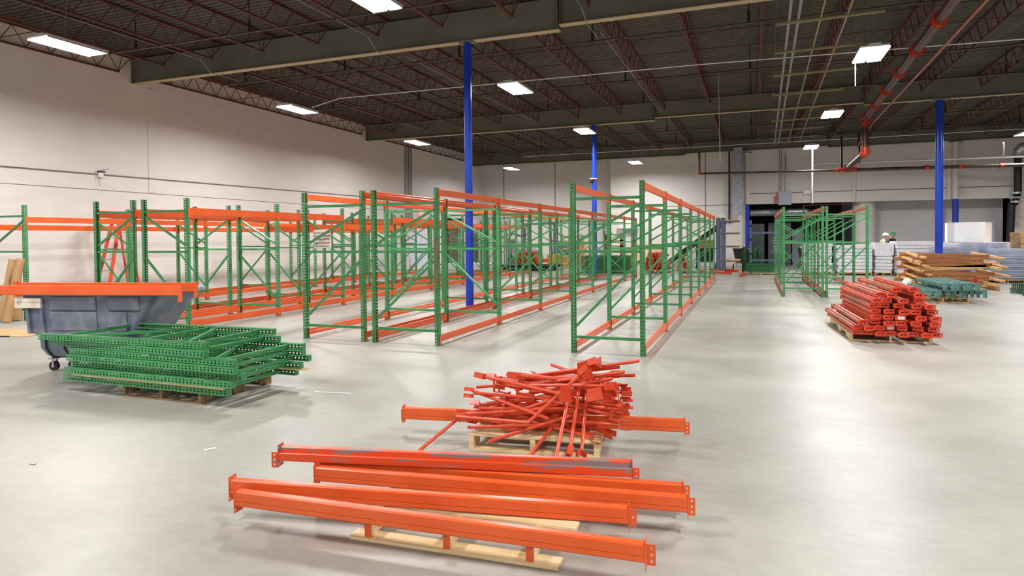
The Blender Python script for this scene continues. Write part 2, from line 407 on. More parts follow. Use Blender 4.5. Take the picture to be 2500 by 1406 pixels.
for x, rn in rows:
    for i, y in enumerate((-5.2, 1.8, 8.95, 15.8, 23.1, 30.5 if x > 5 else (31.3 if x > 0 else 33.9))):
        if x > 5 and i == 3: y = 15.0
        lamp(x, y, 'bright high-bay light, %s from the front in the %s' % (ORD[i], rn))

# ---------------------------------------------------------------- pallet racking
PX, PY = .064, .078          # post: px deep (x) by py wide (y)
def post_mesh(h=2.44, m='green', nm='post'):
    b = MB(); n = int(h/.0508); hx, hy = PX/2, PY/2
    b.perf((hx,-hy,0), (0,1,0), (0,0,1), PY, n)                 # web, faces +x
    b.perf((-hx,-hy,0), (1,0,0), (0,0,1), PX, n, hh=.011, hw=.008)               # flange, faces -y
    b.perf((hx,hy,0), (-1,0,0), (0,0,1), PX, n, hh=.011, hw=.008)                # flange, faces +y
    for s in (-1, 1): b.box(-hx, -hx+.002, min(s*hy, s*(hy-.016)), max(s*hy, s*(hy-.016)), 0, h)
    # sheet thickness: inner skins between the hole columns
    b.box(hx-.003, hx-.0015, -.006, .006, 0, h)
    b.box(hx-.003, hx, -hy, -hy+.003, 0, h); b.box(hx-.003, hx, hy-.003, hy, 0, h)
    zt = n*.0508
    if zt < h-.001: b.box(-hx, hx, -hy, hy, zt, h)
    return b.mesh(nm, m)
def foot_mesh():
    return MB().box(-.045, .045, -.045, .09, 0, .006).tube((0,.068,.006), (0,.068,.02), .009, 8).mesh('base_plate', 'green')
def brace_mesh(W, flip=(0,0), m='green'):
    b = MB(); x0, x1 = -W/2+.03, W/2-.03
    sec = [(-.019,-.02),(.019,-.02),(.019,.02),(-.019,.02)]
    for z in (.23, 1.46, 2.215): b.ext([(p*1.05, q) for p, q in sec], (x0,0,z), (x1,0,z))
    for k, (za, zb) in enumerate(((.38, 1.33), (1.58, 2.12))):
        if flip[k]: za, zb = zb, za
        b.ext([(-.0185,-.017),(.0185,-.017),(.0185,.017),(-.0185,.017)], (x0+.005,0,za), (x1-.005,0,zb))
    return b.mesh('bracing', m)
POST = post_mesh(); FOOT = foot_mesh(); POSTD = post_mesh(m='greend')
BR = {}
def bracing(W, flip, m='green'):
    k = (round(W,2), flip, m)
    if k not in BR: BR[k] = brace_mesh(W, flip, m)
    return BR[k]
BM = {}
def beam_meshes(L, h=.11, m='orange'):
    k = (round(L,2), h, m)
    if k in BM: return BM[k]
    # body along +y from 0 to L; step ledge on +x side; origin at top-left of the body
    sec = [(-.026,-h),(.032,-h),(.032,-.042),(.012,-.042),(.012,0),(-.026,0)]
    b = MB()
    sec2 = [(-.026,-h+.006),(-.020,-h),(.026,-h),(.032,-h+.006),(.032,-.046),(.028,-.042),(.012,-.042),(.012,-.004),(.008,0),(-.022,0),(-.026,-.005)]
    b.ext([(p, q) for p, q in sec2], (0,.003,0), (0,L-.003,0))
    body = b.mesh('beam_body', m)
    c = MB()
    # connector: plate across the end plus leg wrapping the post face
    hc = .15 if h < .115 else .175
    c.box(-.036, .036, 0, .004, -hc, .0); c.box(-.040, -.036, -.045, .004, -hc, .0)
    for z in (-.03, -.08, -.13):
        for x in (-.018, .014): c.tube((x, -.004, z), (x, .0, z), .007, 6)
    conn = c.mesh('end_connector', m)
    BM[k] = (body, conn); return BM[k]
def put_beam(parent, p, L, h, m, side=1, Mx=None):
    """beam as a part: body with two end connectors below it. side=+1: outer face towards +x"""
    body, conn = beam_meshes(L, h, m)
    o = ob('beam', body, parent)
    o.matrix_basis = Matrix.Translation(p) @ (Matrix.Rotation(PI, 4, 'Z') @ Matrix.Translation((0,-L,0)) if side > 0 else Matrix.Identity(4))
    ob('end_connector', conn, o)
    ob('end_connector', conn, o, M4=Matrix.Translation((0,L,0)) @ Matrix.Scale(-1, 4, (0,1,0)))
    return o
def rack(label, xl, xr, ys, flips, beams, mb='orange', h=2.44):
    """one bolted-together rack row. beams: list of (bay index, side, top z, height)"""
    xc = (xl+xr)/2; W = xr-xl
    t = thing('pallet_rack', label, 'pallet rack', (xc, ys[0], 0))
    for i, y in enumerate(ys):
        f = ob('upright_frame', bracing(W, flips[i % len(flips)]), t, (0, y-ys[0], 0))
        ob('post', POST, f, (W/2, 0, .006)); ob('post', POST, f, (-W/2, 0, .006), (0,0,PI))
        ob('base_plate', FOOT, f, (W/2, 0, 0)); ob('base_plate', FOOT, f, (-W/2, 0, 0), (0,0,0))
    for (i, s, z, bh) in beams:
        y0 = ys[i]-ys[0]+PY/2; L = ys[i+1]-ys[i]-PY
        put_beam(t, (s*W/2, y0, z), L, bh, mb, s)
    return t
def allbeams(n, zb=.158, zt=2.43, bh=.1, skip=()):
    r = []
    for i in range(n):
        for s in (-1, 1):
            for z in (zb, zt):
                if (i, s, z) not in skip: r.append((i, s, z, bh))
    return r
ysC = [8.98+2.44*i for i in range(8)]
rack('green rack row nearest the open aisle, with pale orange beams', -2.44, -1.45, ysC, [(0,0),(0,0),(0,0),(0,0),(0,0),(1,1)], allbeams(7), 'orange')
ysB = [8.89+2.56*i for i in range(8)]
rkB = rack('green and orange rack row with a scraped brown patch on its front post', -5.72, -4.59, ysB, [(0,0),(1,1),(0,0),(0,0),(1,1)], allbeams(7))
rack('green and orange rack row that carries the white sign on its front frame', -7.07, -5.93, ysB, [(0,0),(0,0),(1,1),(0,0),(1,1),(0,1)], [b for b in allbeams(7) if not (b[1] == 1 and b[2] < 1 and b[0] == 99)])
ysD = [8.95+2.38*i for i in range(9)]
ztD = [2.27, 2.27, 2.05, 2.28, 2.28, 2.2, 2.2, 2.2]
bD = [(i, s, z, .14 if z > 1 else .12) for i in range(8) for s in (-1, 1) for z in (.19, ztD[i])]
rack('green rack row with deep orange beams right behind the stack of loose green frames', -10.82, -9.75, ysD, [(1,1),(1,1),(0,1),(1,1),(0,1)], bD)
rack('green rack row between the one beside the wall and the one behind the plastic cart', -12.10, -11.10, ysD, [(0,0),(0,0),(1,1),(0,1),(1,0)], bD)
ysF = [9.1+2.4*i for i in range(8)]
bF = [(i, s, z, .12) for i in range(7) for s in (-1, 1) for z in (.2, 2.2 if s > 0 else 2.05) if not (i == 0 and z < 1)]
rack('green and orange rack row closest to the left wall, with the orange ladder behind it', -15.5, -14.45, ysF, [(0,0),(1,1),(1,1),(0,1)], bF)
ysE = [19.05+2.44*i for i in range(4)]
rack('short green rack right of the aisle, left one of the pair', .76, 1.72, ysE, [(0,0),(0,0),(1,1),(0,1)], allbeams(3), 'redpale')
rack('short green rack right of the aisle, right one of the pair', 1.82, 2.78, ysE, [(0,0),(0,0),(0,0),(1,0)], allbeams(3), 'redpale')
# wear patches on posts
wp = MB().perf((-.026,0,0), (1,0,0), (0,0,1), .05, 14, hh=.011, hw=.008)
ob('worn_paint_patch', wp.mesh('worn_paint_patch', 'rust'), rkB, ((5.72-4.59)/2, -PY/2-.0012, .95), label='strip of bare brown metal where the green paint is scraped off')

# ---------------------------------------------------------------- sign on the rack
def text_mesh(body, size, m, ext=.0006):
    cu = bpy.data.curves.new('t', 'FONT'); cu.body = body; cu.size = size; cu.align_x = 'CENTER'; cu.extrude = ext; cu.offset = size*.018
    o = bpy.data.objects.new('t', cu); col.objects.link(o); bpy.context.view_layer.update()
    me = bpy.data.meshes.new_from_object(o); bpy.data.objects.remove(o); me.materials.clear(); me.materials.append(M[m]); return me
sp = P(787, 583, y=9.0)
t = thing('warning_sign', 'white sign with red writing hung behind the front rack brace', 'sign', (sp.x, 9.0, sp.z), (0, math.radians(-1.5), 0))
bevel(MB().box(-.175, .175, -.002, .002, -.155, .155).build('sign_board', 'sign', t), .001)
for i, l in enumerate(['Do Not Attempt to', 'Reach Merchandise', 'on Upper Shelves.', 'Ask an Employee', 'for Assistance.']):
    ob('lettering', text_mesh(l, .044, 'signt'), t, (0, -.0032, .09-.053*i-(.012 if i > 2 else 0)), (PI/2, 0, 0))

# ---------------------------------------------------------------- pallets
def pallet(label, o, rot, L=1.2, W=1.0, top=(0,1,2,3,4,5,6), stri=3, m='wood', grp=None, h=.13, bottom=(0,.5,1)):
    t = thing('wooden_pallet', label, 'pallet', o, (0,0,rot), grp)
    n = 7; bw = .095
    for i in top:
        y = i*(W-bw)/(n-1)
        bevel(MB().box(0, L, y, y+bw, h-.018, h).build('deck_board', m, t), .002, 1)
    for k in range(stri):
        x = k*(L-.04)/(stri-1)
        s = MB(); z0, z1 = .0185, h-.0185
        s.box(x, x+.04, 0, W, z0+.05, z1)
        for a, b in ((0,.17),(.42,.58),(.83,1)): s.box(x, x+.04, a*W, b*W, z0, z0+.05)
        s.build('stringer', m, t)
    for f in bottom:
        y = f*(W-bw); MB().box(0, L, y, y+bw, 0, .018).build('bottom_board', m, t)
    return t
# front pallet under the loose orange beams
a, b = P(857,1312,z=0), P(1355,1388,z=0)
ang = math.atan2(b.y-a.y, b.x-a.x)
def front_pallet():
    t = thing('wooden_pallet', 'pale wooden pallet with missing boards under the front orange beams', 'pallet', (a.x, a.y, 0), (0,0,ang))
    for y, x0, x1, sk in ((-.02,0,1.19,0), (.78,.05,1.2,0)):
        bevel(MB().box(x0, x1, y, y+.11, 0, .018).build('bottom_board', 'wood', t), .002, 1)
    for x in (.09, .56, 1.02):
        s = MB(); s.box(x, x+.038, .0, .95, .068, .112); s.box(x, x+.038, 0, .2, .0185, .068); s.box(x, x+.038, .36, .6, .0185, .068); s.box(x, x+.038, .78, .95, .0185, .068)
        s.build('stringer', 'wood', t)
        MB().box(x-.001, x+.039, -.004, -.0005, .0185, .112).build('painted_end', 'orange', t, label='stringer end sprayed orange')
    for y, x0, x1, wd in ((.19,.1,1.24,.085), (.42,.02,1.14,.1), (.66,.05,1.2,.1), (.88,-.3,.9,.1)):
        bevel(MB().box(x0, x1, y, y+wd, .1125, .13).build('deck_board', 'wood', t), .002, 1)
front_pallet()
a2, b2 = P(1145,1098,z=0), P(1455,1120,z=0)
pallet('pale wooden pallet under the heap of red bracket bars', (a2.x, a2.y, 0), math.atan2(b2.y-a2.y, b2.x-a2.x), 1.02, 1.05, m='wood')

# ---------------------------------------------------------------- loose beams
def loose_beam(label, p0, p1, top=.11, up=(0,0,1), m='orange', h=.11, group=None, step=-1, name='rack_beam', L=None, hc=.19, mc=None):
    """p0,p1: ends of the top centre line. local x = along the beam"""
    p0, p1 = Vector(p0), Vector(p1); L = (p1-p0).length if L is None else L
    d = (p1-p0).normalized(); up = Vector(up); sd = up.cross(d).normalized(); u = d.cross(sd)
    t = thing(name, label, 'beam', group=group, M4=Matrix(((d.x, sd.x*step*-1, u.x, p0.x), (d.y, sd.y*step*-1, u.y, p0.y), (d.z, sd.z*step*-1, u.z, p0.z), (0,0,0,1))) if step < 0 else Matrix(((-d.x, -sd.x, u.x, p1.x), (-d.y, -sd.y, u.y, p1.y), (-d.z, -sd.z, u.z, p1.z), (0,0,0,1))))
    L = round(L, 2); k = ('loose', L, h, m, hc)
    if k not in BM:
        b = MB()
        sec2 = [(-.035,-h+.008),(-.027,-h),(.027,-h),(.035,-h+.008),(.035,-.040),(.031,-.036),(.015,-.036),(.015,-.006),(.009,0),(-.027,0),(-.035,-.008),(-.035,-h*.62),(-.031,-h*.62-.002),(-.035,-h*.62-.004)]
        b.ext(sec2, (.003,0,0), (L-.003,0,0), caps=False); body = b.mesh('beam_body', m)
        c = MB()
        # plate with real slots across the end (in the yz plane) and a leg folded back along the face
        def plate(mb, o, u, v, W, H, holes):
            o, u, v = Vector(o), Vector(u), Vector(v); n = u.cross(v).normalized()*.0035
            xs = sorted({0, W, *[q for hh in holes for q in (hh[0], hh[1])]}); ys = sorted({0, H, *[q for hh in holes for q in (hh[2], hh[3])]})
            for i in range(len(xs)-1):
                for j in range(len(ys)-1):
                    cx, cy = (xs[i]+xs[i+1])/2, (ys[j]+ys[j+1])/2
                    if any(hh[0] < cx < hh[1] and hh[2] < cy < hh[3] for hh in holes): continue
                    q = [o+u*a+v*b for a, b in ((xs[i],ys[j]),(xs[i+1],ys[j]),(xs[i+1],ys[j+1]),(xs[i],ys[j+1]))]
                    mb.add(q+[p+n for p in q], [(3,2,1,0),(4,5,6,7),(0,1,5,4),(1,2,6,5),(2,3,7,6),(3,0,4,7)])
        zb = .015-hc
        if hc > .16:
            plate(c, (0,-.036,zb), (0,1,0), (0,0,1), .074, hc, [(.014,.024,.02,.05),(.014,.024,.13,.16),(.05,.06,.02,.05),(.05,.06,.13,.16)])
            plate(c, (-.046,-.036,zb), (1,0,0), (0,0,1), .046, hc, [(.018,.026,q,q+.022) for q in (.02,.06,.1,.14)])
            for z in (-.15, -.115, -.02): c.tube((-.022,-.0395,z), (-.022,-.030,z), .007, 7)
        else:
            plate(c, (0,-.036,zb), (0,1,0), (0,0,1), .074, hc, [(.03,.042,.025,.065),(.03,.042,.08,.12),(.006,.016,.012,.024),(.006,.016,.12,.132),(.058,.068,.012,.024),(.058,.068,.12,.132)])
            plate(c, (-.04,-.036,zb), (1,0,0), (0,0,1), .04, .1, [(.014,.024,q,q+.014) for q in (.012,.044,.076)])
        conn = c.mesh('end_connector', mc or m)
        BM[k] = (body, conn)
    body, conn = BM[k]
    ob('beam_body', body, t); L = body.vertices and max(v.co.x for v in body.vertices)+.003
    ob('end_connector', conn, t); ob('end_connector', conn, t, M4=Matrix.Translation((L,0,0)) @ Matrix.Scale(-1, 4, (1,0,0)))
    return t
def V(*a): return Vector(a)
lb = [
 ('nearest loose orange beam, frontmost of those on the front pallet', P(582,1193,z=.222), P(1578,1322,z=.222), 'orange', 1),
 ('loose orange beam second from the camera on the front pallet, right end folded flat', P(566,1166,z=.235), P(1536,1234,z=.222), 'orange', 1),
 ('long orange beam crossing the middle of the front pallet to the right', P(774,1136,z=.222), P(1680,1208,z=.222), 'orange', 1),
 ('orange beam mostly hidden under the chipped one on the front pallet', P(775,1120,z=.222), P(1668,1178,z=.222), 'orange', 1),
 ('rearmost orange beam on the front pallet with grey chipped paint in its step', P(684,1088,z=.315), P(1546,1125,z=.315), 'orangew', -1),
]
for l, p, q, m, st_ in lb: loose_beam(l, p, q, m=m, step=st_, h=.09, hc=.145)
loose_beam('long orange beam lying under the heap of bracket bars', P(985,992,z=.235), P(1672,1022,z=.235), m='orange', step=1, h=.1, hc=.15)

# ---------------------------------------------------------------- heap of bracket bars
def bracket_mesh(seed):
    b = MB(); w_, d_, h_ = .065, .08, .045
    b.box(-.002, .002, -w_/2, w_/2, -h_/2, h_/2)
    b.box(.002, d_, -w_/2, -w_/2+.004, -h_/2, h_/2); b.box(.002, d_, w_/2-.004, w_/2, -h_/2, h_/2)
    b.tube((.05,-w_/2-.006,0), (.05,-w_/2,0), .008, 7)
    return b.mesh('bracket', 'red')
BKT = bracket_mesh(0)
def bar_thing(label, p0, p1, b0=True, b1=False, roll_=0, group=None, r=.0135):
    p0, p1 = Vector(p0), Vector(p1); L = (p1-p0).length; d = (p1-p0).normalized()
    up = Vector((0,0,1)) if abs(d.z) < .9 else Vector((0,1,0))
    y = up.cross(d).normalized(); z = d.cross(y); y, z = y*math.cos(roll_)+z*math.sin(roll_), z*math.cos(roll_)-y*math.sin(roll_)
    t = thing('bracket_bar', label, 'metal bar', group=group, M4=Matrix(((d.x,y.x,z.x,p0.x),(d.y,y.y,z.y,p0.y),(d.z,y.z,z.z,p0.z),(0,0,0,1))))
    m = MB(); n = 10
    # hollow tube: outer skin, inner lip, dark bore
    cs = [(math.cos(2*PI*i/n), math.sin(2*PI*i/n)) for i in range(n)]
    rings = [[V(.06,a*r*.72,c*r*.72) for a,c in cs], [V(0,a*r*.72,c*r*.72) for a,c in cs], [V(0,a*r,c*r) for a,c in cs], [V(L,a*r,c*r) for a,c in cs], [V(L,a*r*.72,c*r*.72) for a,c in cs], [V(L-.06,a*r*.72,c*r*.72) for a,c in cs]]
    m.loft(rings)
    smooth_by(m.build('tube', 'red', t), 50)
    if b0: ob('bracket', BKT, t, (-.003,0,0), (roll_*1.3, 0, PI))
    if b1: ob('bracket', BKT, t, (L+.003,0,0), (roll_*.7, 0, 0))
    return t
bars = [
 ('topmost red bar reaching farthest to the upper right of the heap', (1560,881,4.95), (1289,918,5.1), 0, 1),
 ('red tube just under the topmost bar, open end to the right', (1512,896,5.0), (1224,928,5.15), 0, 1),
 ('red tube ending in an open mouth at the right below two others', (1524,908,4.9), (1273,942,5.05), 0, 1),
 ('red tube pointing level to the right from the upper heap', (1550,916,5.05), (1298,924,5.2), 0, 1),
 ('red tube sloping down left under the upper fan of bars', (1495,924,4.85), (1262,966,4.9), 0, 0),
 ('red bar sticking out left with an L bracket behind it', (1163,945,4.95), (1440,925,5.2), 0, 1),
 ('red tube leaning from the upper left down across the heap', (1153,953,4.75), (1341,1023,4.62), 0, 0),
 ('long red tube lying diagonally from the tall bracket to the lower left', (1287,1034,4.5), (1414,916,4.78), 0, 1),
 ('red bar lying level along the lower left of the heap above the beam', (1112,1012,4.6), (1375,997,4.75), 0, 1),
 ('red tube lying left to right just below the long beam', (1114,1017,4.55), (1292,1032,4.5), 0, 0),
 ('lowest red tube lying along the rear pallet boards', (1143,1043,4.62), (1366,1036,4.7), 0, 0),
 ('red tube with open mouth jutting forward over the rear pallet edge', (1192,1078,4.42), (1397,1013,4.75), 0, 1),
 ('red tube leaning from the heap to the floor in front of the rear pallet', (1347,1044,4.7), (1280,1128,4.15), 0, 0),
 ('left of three upright looking red bars leaning toward the camera', (1386,979,4.7), (1357,1118,4.1), 1, 0),
 ('middle of three red bars leaning toward the camera with its bracket low', (1413,955,4.85), (1392,1096,4.28), 0, 1),
 ('right of three red bars leaning toward the camera with its bracket low', (1432,962,4.9), (1420,1104,4.3), 0, 1),
 ('red bar hooked on the long beam and leaning to the floor at left', (1118,1022,4.62), (1012,1110,4.28), 1, 0),
 ('red tube poking out right low in the heap', (1520,993,4.75), (1400,976,5.0), 0, 0),
 ('second red tube poking out right, just below the other low one', (1507,1001,4.72), (1390,985,4.95), 0, 0),
 ('short sloping red tube at the upper left tip of the heap', (1260,912,5.1), (1400,928,5.0), 0, 0),
 ('red tube crossing mid heap from lower left to upper right', (1283,998,4.7), (1460,935,5.0), 0, 1),
 ('red tube parallel beneath the one crossing mid heap', (1290,1003,4.68), (1480,962,5.0), 0, 1),
 ('red tube end showing left of the heap behind the beam', (1188,984,4.9), (1400,965,5.2), 0, 0),
]
for k, (l, A, B, x0, x1) in enumerate(bars):
    pa, pb = P(A[0],A[1],y=A[2]), P(B[0],B[1],y=B[2])
    pa.z = max(pa.z, .022); pb.z = max(pb.z, .022)
    bar_thing(l, pa, pb, x0, x1, rnd.uniform(0, 2*PI))
for k in range(38):
    cx, cy, cz = rnd.uniform(-1.8,-1.3), rnd.uniform(4.75,5.3), .16+.0095*k
    an = rnd.gauss(.08, .25); L = rnd.uniform(.7,.95)*(1-.004*k); dz = rnd.uniform(-.06,.06)
    dx, dy = math.cos(an)*L/2, math.sin(an)*L/2
    if rnd.random() < .5: dx, dy = -dx, -dy
    bar_thing('red tube with a folded bracket buried inside the heap on the rear pallet', (cx-dx, cy-dy, cz-dz), (cx+dx, cy+dy, cz+dz), True, rnd.random() < .3, rnd.uniform(0, 6), group='tangled bars inside the red heap')
# loose bent plates seen around the heap
def strap(label, p, sz, rot, m='red'):
    t = MB(); a, b, c = [q*.85 for q in sz]
    t.box(0, .004, -a/2, a/2, 0, b); t.box(0, c, -a/2, a/2, -.004, 0); t.box(c-.004, c, -a/2, a/2, 0, b*.6)
    for z in (b*.75,): t.tube((-.004,0,z), (0,0,z), .008, 7)
    return tag(t.build('bent_bracket', m, loc=p, rot=rot), label, 'bracket')
strap('tall folded red bracket plate standing at the top of the heap', P(1425,915,y=4.9), (.1,.13,.1), (.2,.1,-.9))
strap('pointed red plate right behind the tall bracket on the heap', P(1455,902,y=4.95), (.12,.12,.09), (.5,-.6,-2.2))
strap('thin hooked red bracket at the far left of the heap', P(1206,955,y=5.1), (.03,.14,.07), (0,0,-.3))
strap('red plate standing at the right edge of the heap', P(1490,965,y=4.85), (.14,.11,.08), (.1,.3,-1.9))
strap('wide red bracket plate in the right middle of the heap', P(1455,975,y=4.7), (.13,.1,.1), (.2,-.2,-1.4))
strap('red u shaped clip lying at the right end of the heap', P(1508,985,y=4.95), (.06,.1,.09), (.1,.1,.2))
strap('red plate facing forward in the centre of the heap', P(1382,975,y=4.62), (.1,.13,.06), (0,.1,-1.5))
strap('red bracket leaning at the left shoulder of the heap', P(1238,990,y=4.85), (.06,.16,.07), (.2,.4,-.6))
strap('upright thin red plate above the left shoulder of the heap', P(1274,945,y=5.0), (.04,.14,.05), (.1,-.2,-1.0))
strap('red clamp plate hooked over the long beam at left', P(1126,1020,y=4.62), (.09,.08,.05), (0,0,-1.4))

# ---------------------------------------------------------------- stack of loose green frames
def loose_frame(label, M4, W=1.07-PX, h=2.3, flip=(0,0), m='green', group=None, pm=None):
    t = thing('upright_frame', label, 'rack frame', group=group, M4=M4)
    ob('bracing', bracing(W, flip, m), t); pm = pm or (POST if m == 'green' else POSTD)
    ob('post', pm, t, (W/2,0,0)); ob('post', pm, t, (-W/2,0,0), (0,0,PI))
    return t
# lying: local x -> +y, local z -> +x, local y -> +z
pos = [(0,.02,0),(.1,-.025,0),(.16,.02,.012),(.14,-.03,0),(.12,.015,-.012),(-.22,.04,-.03),(-.30,-.05,.035)]
names = ['bottom green frame of the stack by the cart, below the wood strip','second green frame up in the stack, resting on the wood strip','third green frame from the bottom of the stack by the cart','fourth green frame from the bottom of the stack by the cart','fifth green frame from the bottom of the stack by the cart','second green frame from the top of the stack by the cart, pushed left','topmost green frame lying on the stack beside the plastic cart']
z = .13
for i, (dx, dy, ra) in enumerate(pos):
    if i == 1: z += .022
    zc = z+PY/2*.86; z += PY*.86+.0035
    R = Matrix.Rotation(ra, 4, 'Z')
    B = Matrix(((0,0,1,0),(1,0,0,0),(0,1,0,0),(0,0,0,1)))
    x0 = -7.19+dx
    loose_frame(names[i], Matrix.Translation((x0, 5.40+dy, zc)) @ R @ Matrix.Diagonal((.96,1,.86,1)) @ B, flip=(i % 2, (i+1) % 2))
tag(bevel(MB().box(-7.02, -4.86, 4.86, 4.93, .13+PY*.86+.001, .13+PY*.86+.021).build('wood_strip', 'wood'), .002), 'long pale wood strip between the two lowest green frames, front side', 'wood strip')
tag(bevel(MB().box(-6.2, -4.7, 5.86, 5.95, .13+PY*.86+.001, .13+PY*.86+.021).build('wood_strip', 'wood'), .002), 'pale wood strip between the lowest green frames, rear side', 'wood strip')
pa_ = P(300,966,z=0)
pallet('weathered wooden pallet under the stack of green frames', (pa_.x, pa_.y, 0), .0, 1.1, 1.02, m='woodw')

# ---------------------------------------------------------------- plastic tilt cart
def cart():
    A = P(34,708,z=1.055); B_ = P(392,712,z=1.04); A.z = B_.z = 0
    d = (B_-A).normalized(); n = V(-d.y, d.x, 0)
    L = (B_-A).length
    t = thing('tilt_cart', 'big slate blue plastic tilt cart with two beams laid over it', 'cart', M4=frame_M((A.x, A.y, 0), d, n, None))
    def rr(x0, x1, y0, y1, z, r=.09, k=5):
        pts = []
        for cx, cy, a0 in ((x1-r,y1-r,0),(x0+r,y1-r,PI/2),(x0+r,y0+r,PI),(x1-r,y0+r,3*PI/2)):
            for i in range(k+1):
                a = a0+PI/2*i/k; pts.append(V(cx+r*math.cos(a), cy+r*math.sin(a), z))
        return pts
    W = .92
    b = MB()
    b.loft([rr(.4,L-.75,.2,W-.2,.165,.1), rr(.27,L-.62,.13,W-.13,.2,.12), rr(.2,L-.52,.1,W-.1,.3,.12), rr(.19,L-.44,.09,W-.09,.47,.12), rr(.11,L-.4,.05,W-.05,.5,.1), rr(.08,L-.2,.03,W-.03,.8,.09), rr(.05,L-.05,.01,W-.01,1.0,.09),
            rr(.08,L-.08,.04,W-.04,1.0,.08), rr(.11,L-.23,.06,W-.06,.8,.09), rr(.25,L-.48,.12,W-.12,.47,.1), rr(.38,L-.6,.16,W-.16,.22,.1)], cap1=True)
    smooth_by(b.build('tub', 'bin', t), 35)
    r_ = MB(); r_.loft([rr(-.02,L,-.03,W+.03,.99,.1), rr(-.03,L+.01,-.04,W+.04,1.0,.1), rr(-.03,L+.01,-.04,W+.04,1.035,.1), rr(-.02,L,-.03,W+.03,1.045,.1), rr(.06,L-.1,.03,W-.03,1.045,.09), rr(.07,L-.12,.04,W-.04,1.0,.09)], cap0=False, cap1=False)
    smooth_by(r_.build('rim', 'binr', t), 35)
    for x0, x1 in ((.18,.22),(.38,.42)):
        q = MB(); q.add([V(x0,.07,.5),V(x1,.07,.5),V(x1+.0,.0,.5),V(x0+.0,.0,.5),V(x0-.03,.04,.95),V(x1-.03,.04,.95),V(x1-.03,-.02,.95),V(x0-.03,-.02,.95)], [(0,3,2,1),(4,5,6,7),(0,1,5,4),(2,3,7,6),(1,2,6,5),(3,0,4,7)])
        bevel(q.build('moulded_rib', 'bin', t), .01, 2)
    for x0, x1, zb, zt in ((.5,1.14,.8,.97),(1.3,L-.3,.8,.97),(.5,1.14,.54,.78),(1.3,L-.48,.54,.78)):
        f0 = .03+.02*(1-(zb-.5)/.3 if zb < .8 else 0)
        q = MB(); ins = .02 if zb > .7 else .035
        y_t, y_b = (.003, .018) if zb > .7 else (.018, .042)
        q.add([V(x0,y_b+.02,zb),V(x1,y_b+.02,zb),V(x1,y_b-.012,zb),V(x0,y_b-.012,zb),V(x0,y_t+.02,zt),V(x1,y_t+.02,zt),V(x1,y_t-.012,zt),V(x0,y_t-.012,zt)], [(0,3,2,1),(4,5,6,7),(0,1,5,4),(2,3,7,6),(1,2,6,5),(3,0,4,7)])
        bevel(q.build('moulded_panel', 'bin', t), .012, 2)
    MB().box(.04, .4, -.035, .0, .83, .9).box(.04, .4, -.033, .0, .905, .955).build('handle_board', 'whitew', t, label='white painted board screwed on as a handle')
    for x in (.36, .62):
        s = MB(); pts = [V(x, .07, .5), V(x+.005, .085, .3), V(x+.06, .12, .19), V(x+.14, .25, .165)]
        s.path(pts, .012, 6); s.build('frame_strap', 'black', t)
    for (x, y) in ((.44,.12),(.64,.2),(.5,W-.2),(1.4,W-.25)):
        k = MB(); k.tube((x,y-.02,.075), (x,y+.02,.075), .062 if x < 1 else .075, 16); k.tube((x,y-.024,.075), (x,y+.024,.075), .02, 8, 1)
        k.build('caster_wheel', ['black','steel'], t)
        k = MB(); k.bar((x,y-.03,.06), (x+.01,y-.03,.17), .03, .004, (0,1,0)); k.bar((x,y+.03,.06), (x+.01,y+.03,.17), .03, .004, (0,1,0)); k.box(x-.05, x+.05, y-.04, y+.04, .165, .175); k.build('caster_fork', 'steel', t)
    return A, d, n
cA, cd, cn = cart()

def along(px, py, zz): return P(px, py, z=zz)
q1 = P(478,690,z=1.158); q0 = q1 - cd*2.4
loose_beam('rear of the two orange beams laid across the plastic cart', V(q0.x, q0.y, 1.158), V(q1.x, q1.y, 1.158), step=-1)
q1 = P(440,698,z=1.158); q0 = q1 - (cd*.99+V(-.03,-.01,0)).normalized()*2.6
loose_beam('front of the two orange beams laid across the plastic cart, paint scuffed', V(q0.x, q0.y, 1.16), V(q1.x, q1.y, 1.158), step=-1)

# ---------------------------------------------------------------- stack of red beams on the right
pr1 = P(2078,815,z=.13)
pallet('pale wooden pallet under the big stack of red beams', (1.42, 11.35, 0), .03, 1.12, 2.2, m='wood', h=.12)
dr = V(-.054, 1, 0).normalized(); sx_ = V(1, .0, 0)
layers = [[0,1.02,2.04,3.06,4.1,5.15,6.2,7.25], [0.0,1.0,2.0,3.05,4.15,5.6,7.0], [.5,1.75,2.85,3.95,5.3,7.0], [1.75,2.85,3.95,5.75,7.05], [1.75,3.0,4.3,5.4,7.0], [1.6,2.7,4.0,5.6,6.7], [1.85,2.9,4.3,5.9], [2.3,3.3,5.85], [3.8,5.5]]
ln_ = ['bottom', 'second', 'third', 'fourth', 'fifth', 'sixth', 'seventh', 'eighth', 'top']
for j, row in enumerate(layers):
    for i, ux in enumerate(row):
        z = .121+.0825*j+.0385
        y0 = 11.12+rnd.uniform(-.08,.1)+.03*j; x0 = 1.40+ux*.1465+.008
        tw = rnd.uniform(-.012,.012); dd = V(dr.x+tw, dr.y, 0)
        p = V(x0+.035, y0, z); q = p+dd*2.42
        lbm = loose_beam('faded red beam, %s from the left in the %s layer of the big red stack' % (ORD[i], ln_[j]), p+V(0,0,-.006), q+V(0,0,-.006), m='redpale' if (i+j) % 3 else 'red', mc='redend', up=(-1,0,0), h=.09, hc=.145, group='red beams stacked on the pallet')
        if (j, i) in ((1,3),(3,2)): MB().box(-.006, -.0045, -.026, .026, -.11, -.02).build('paper_label', 'paper', lbm, label='white paper label on the beam end')
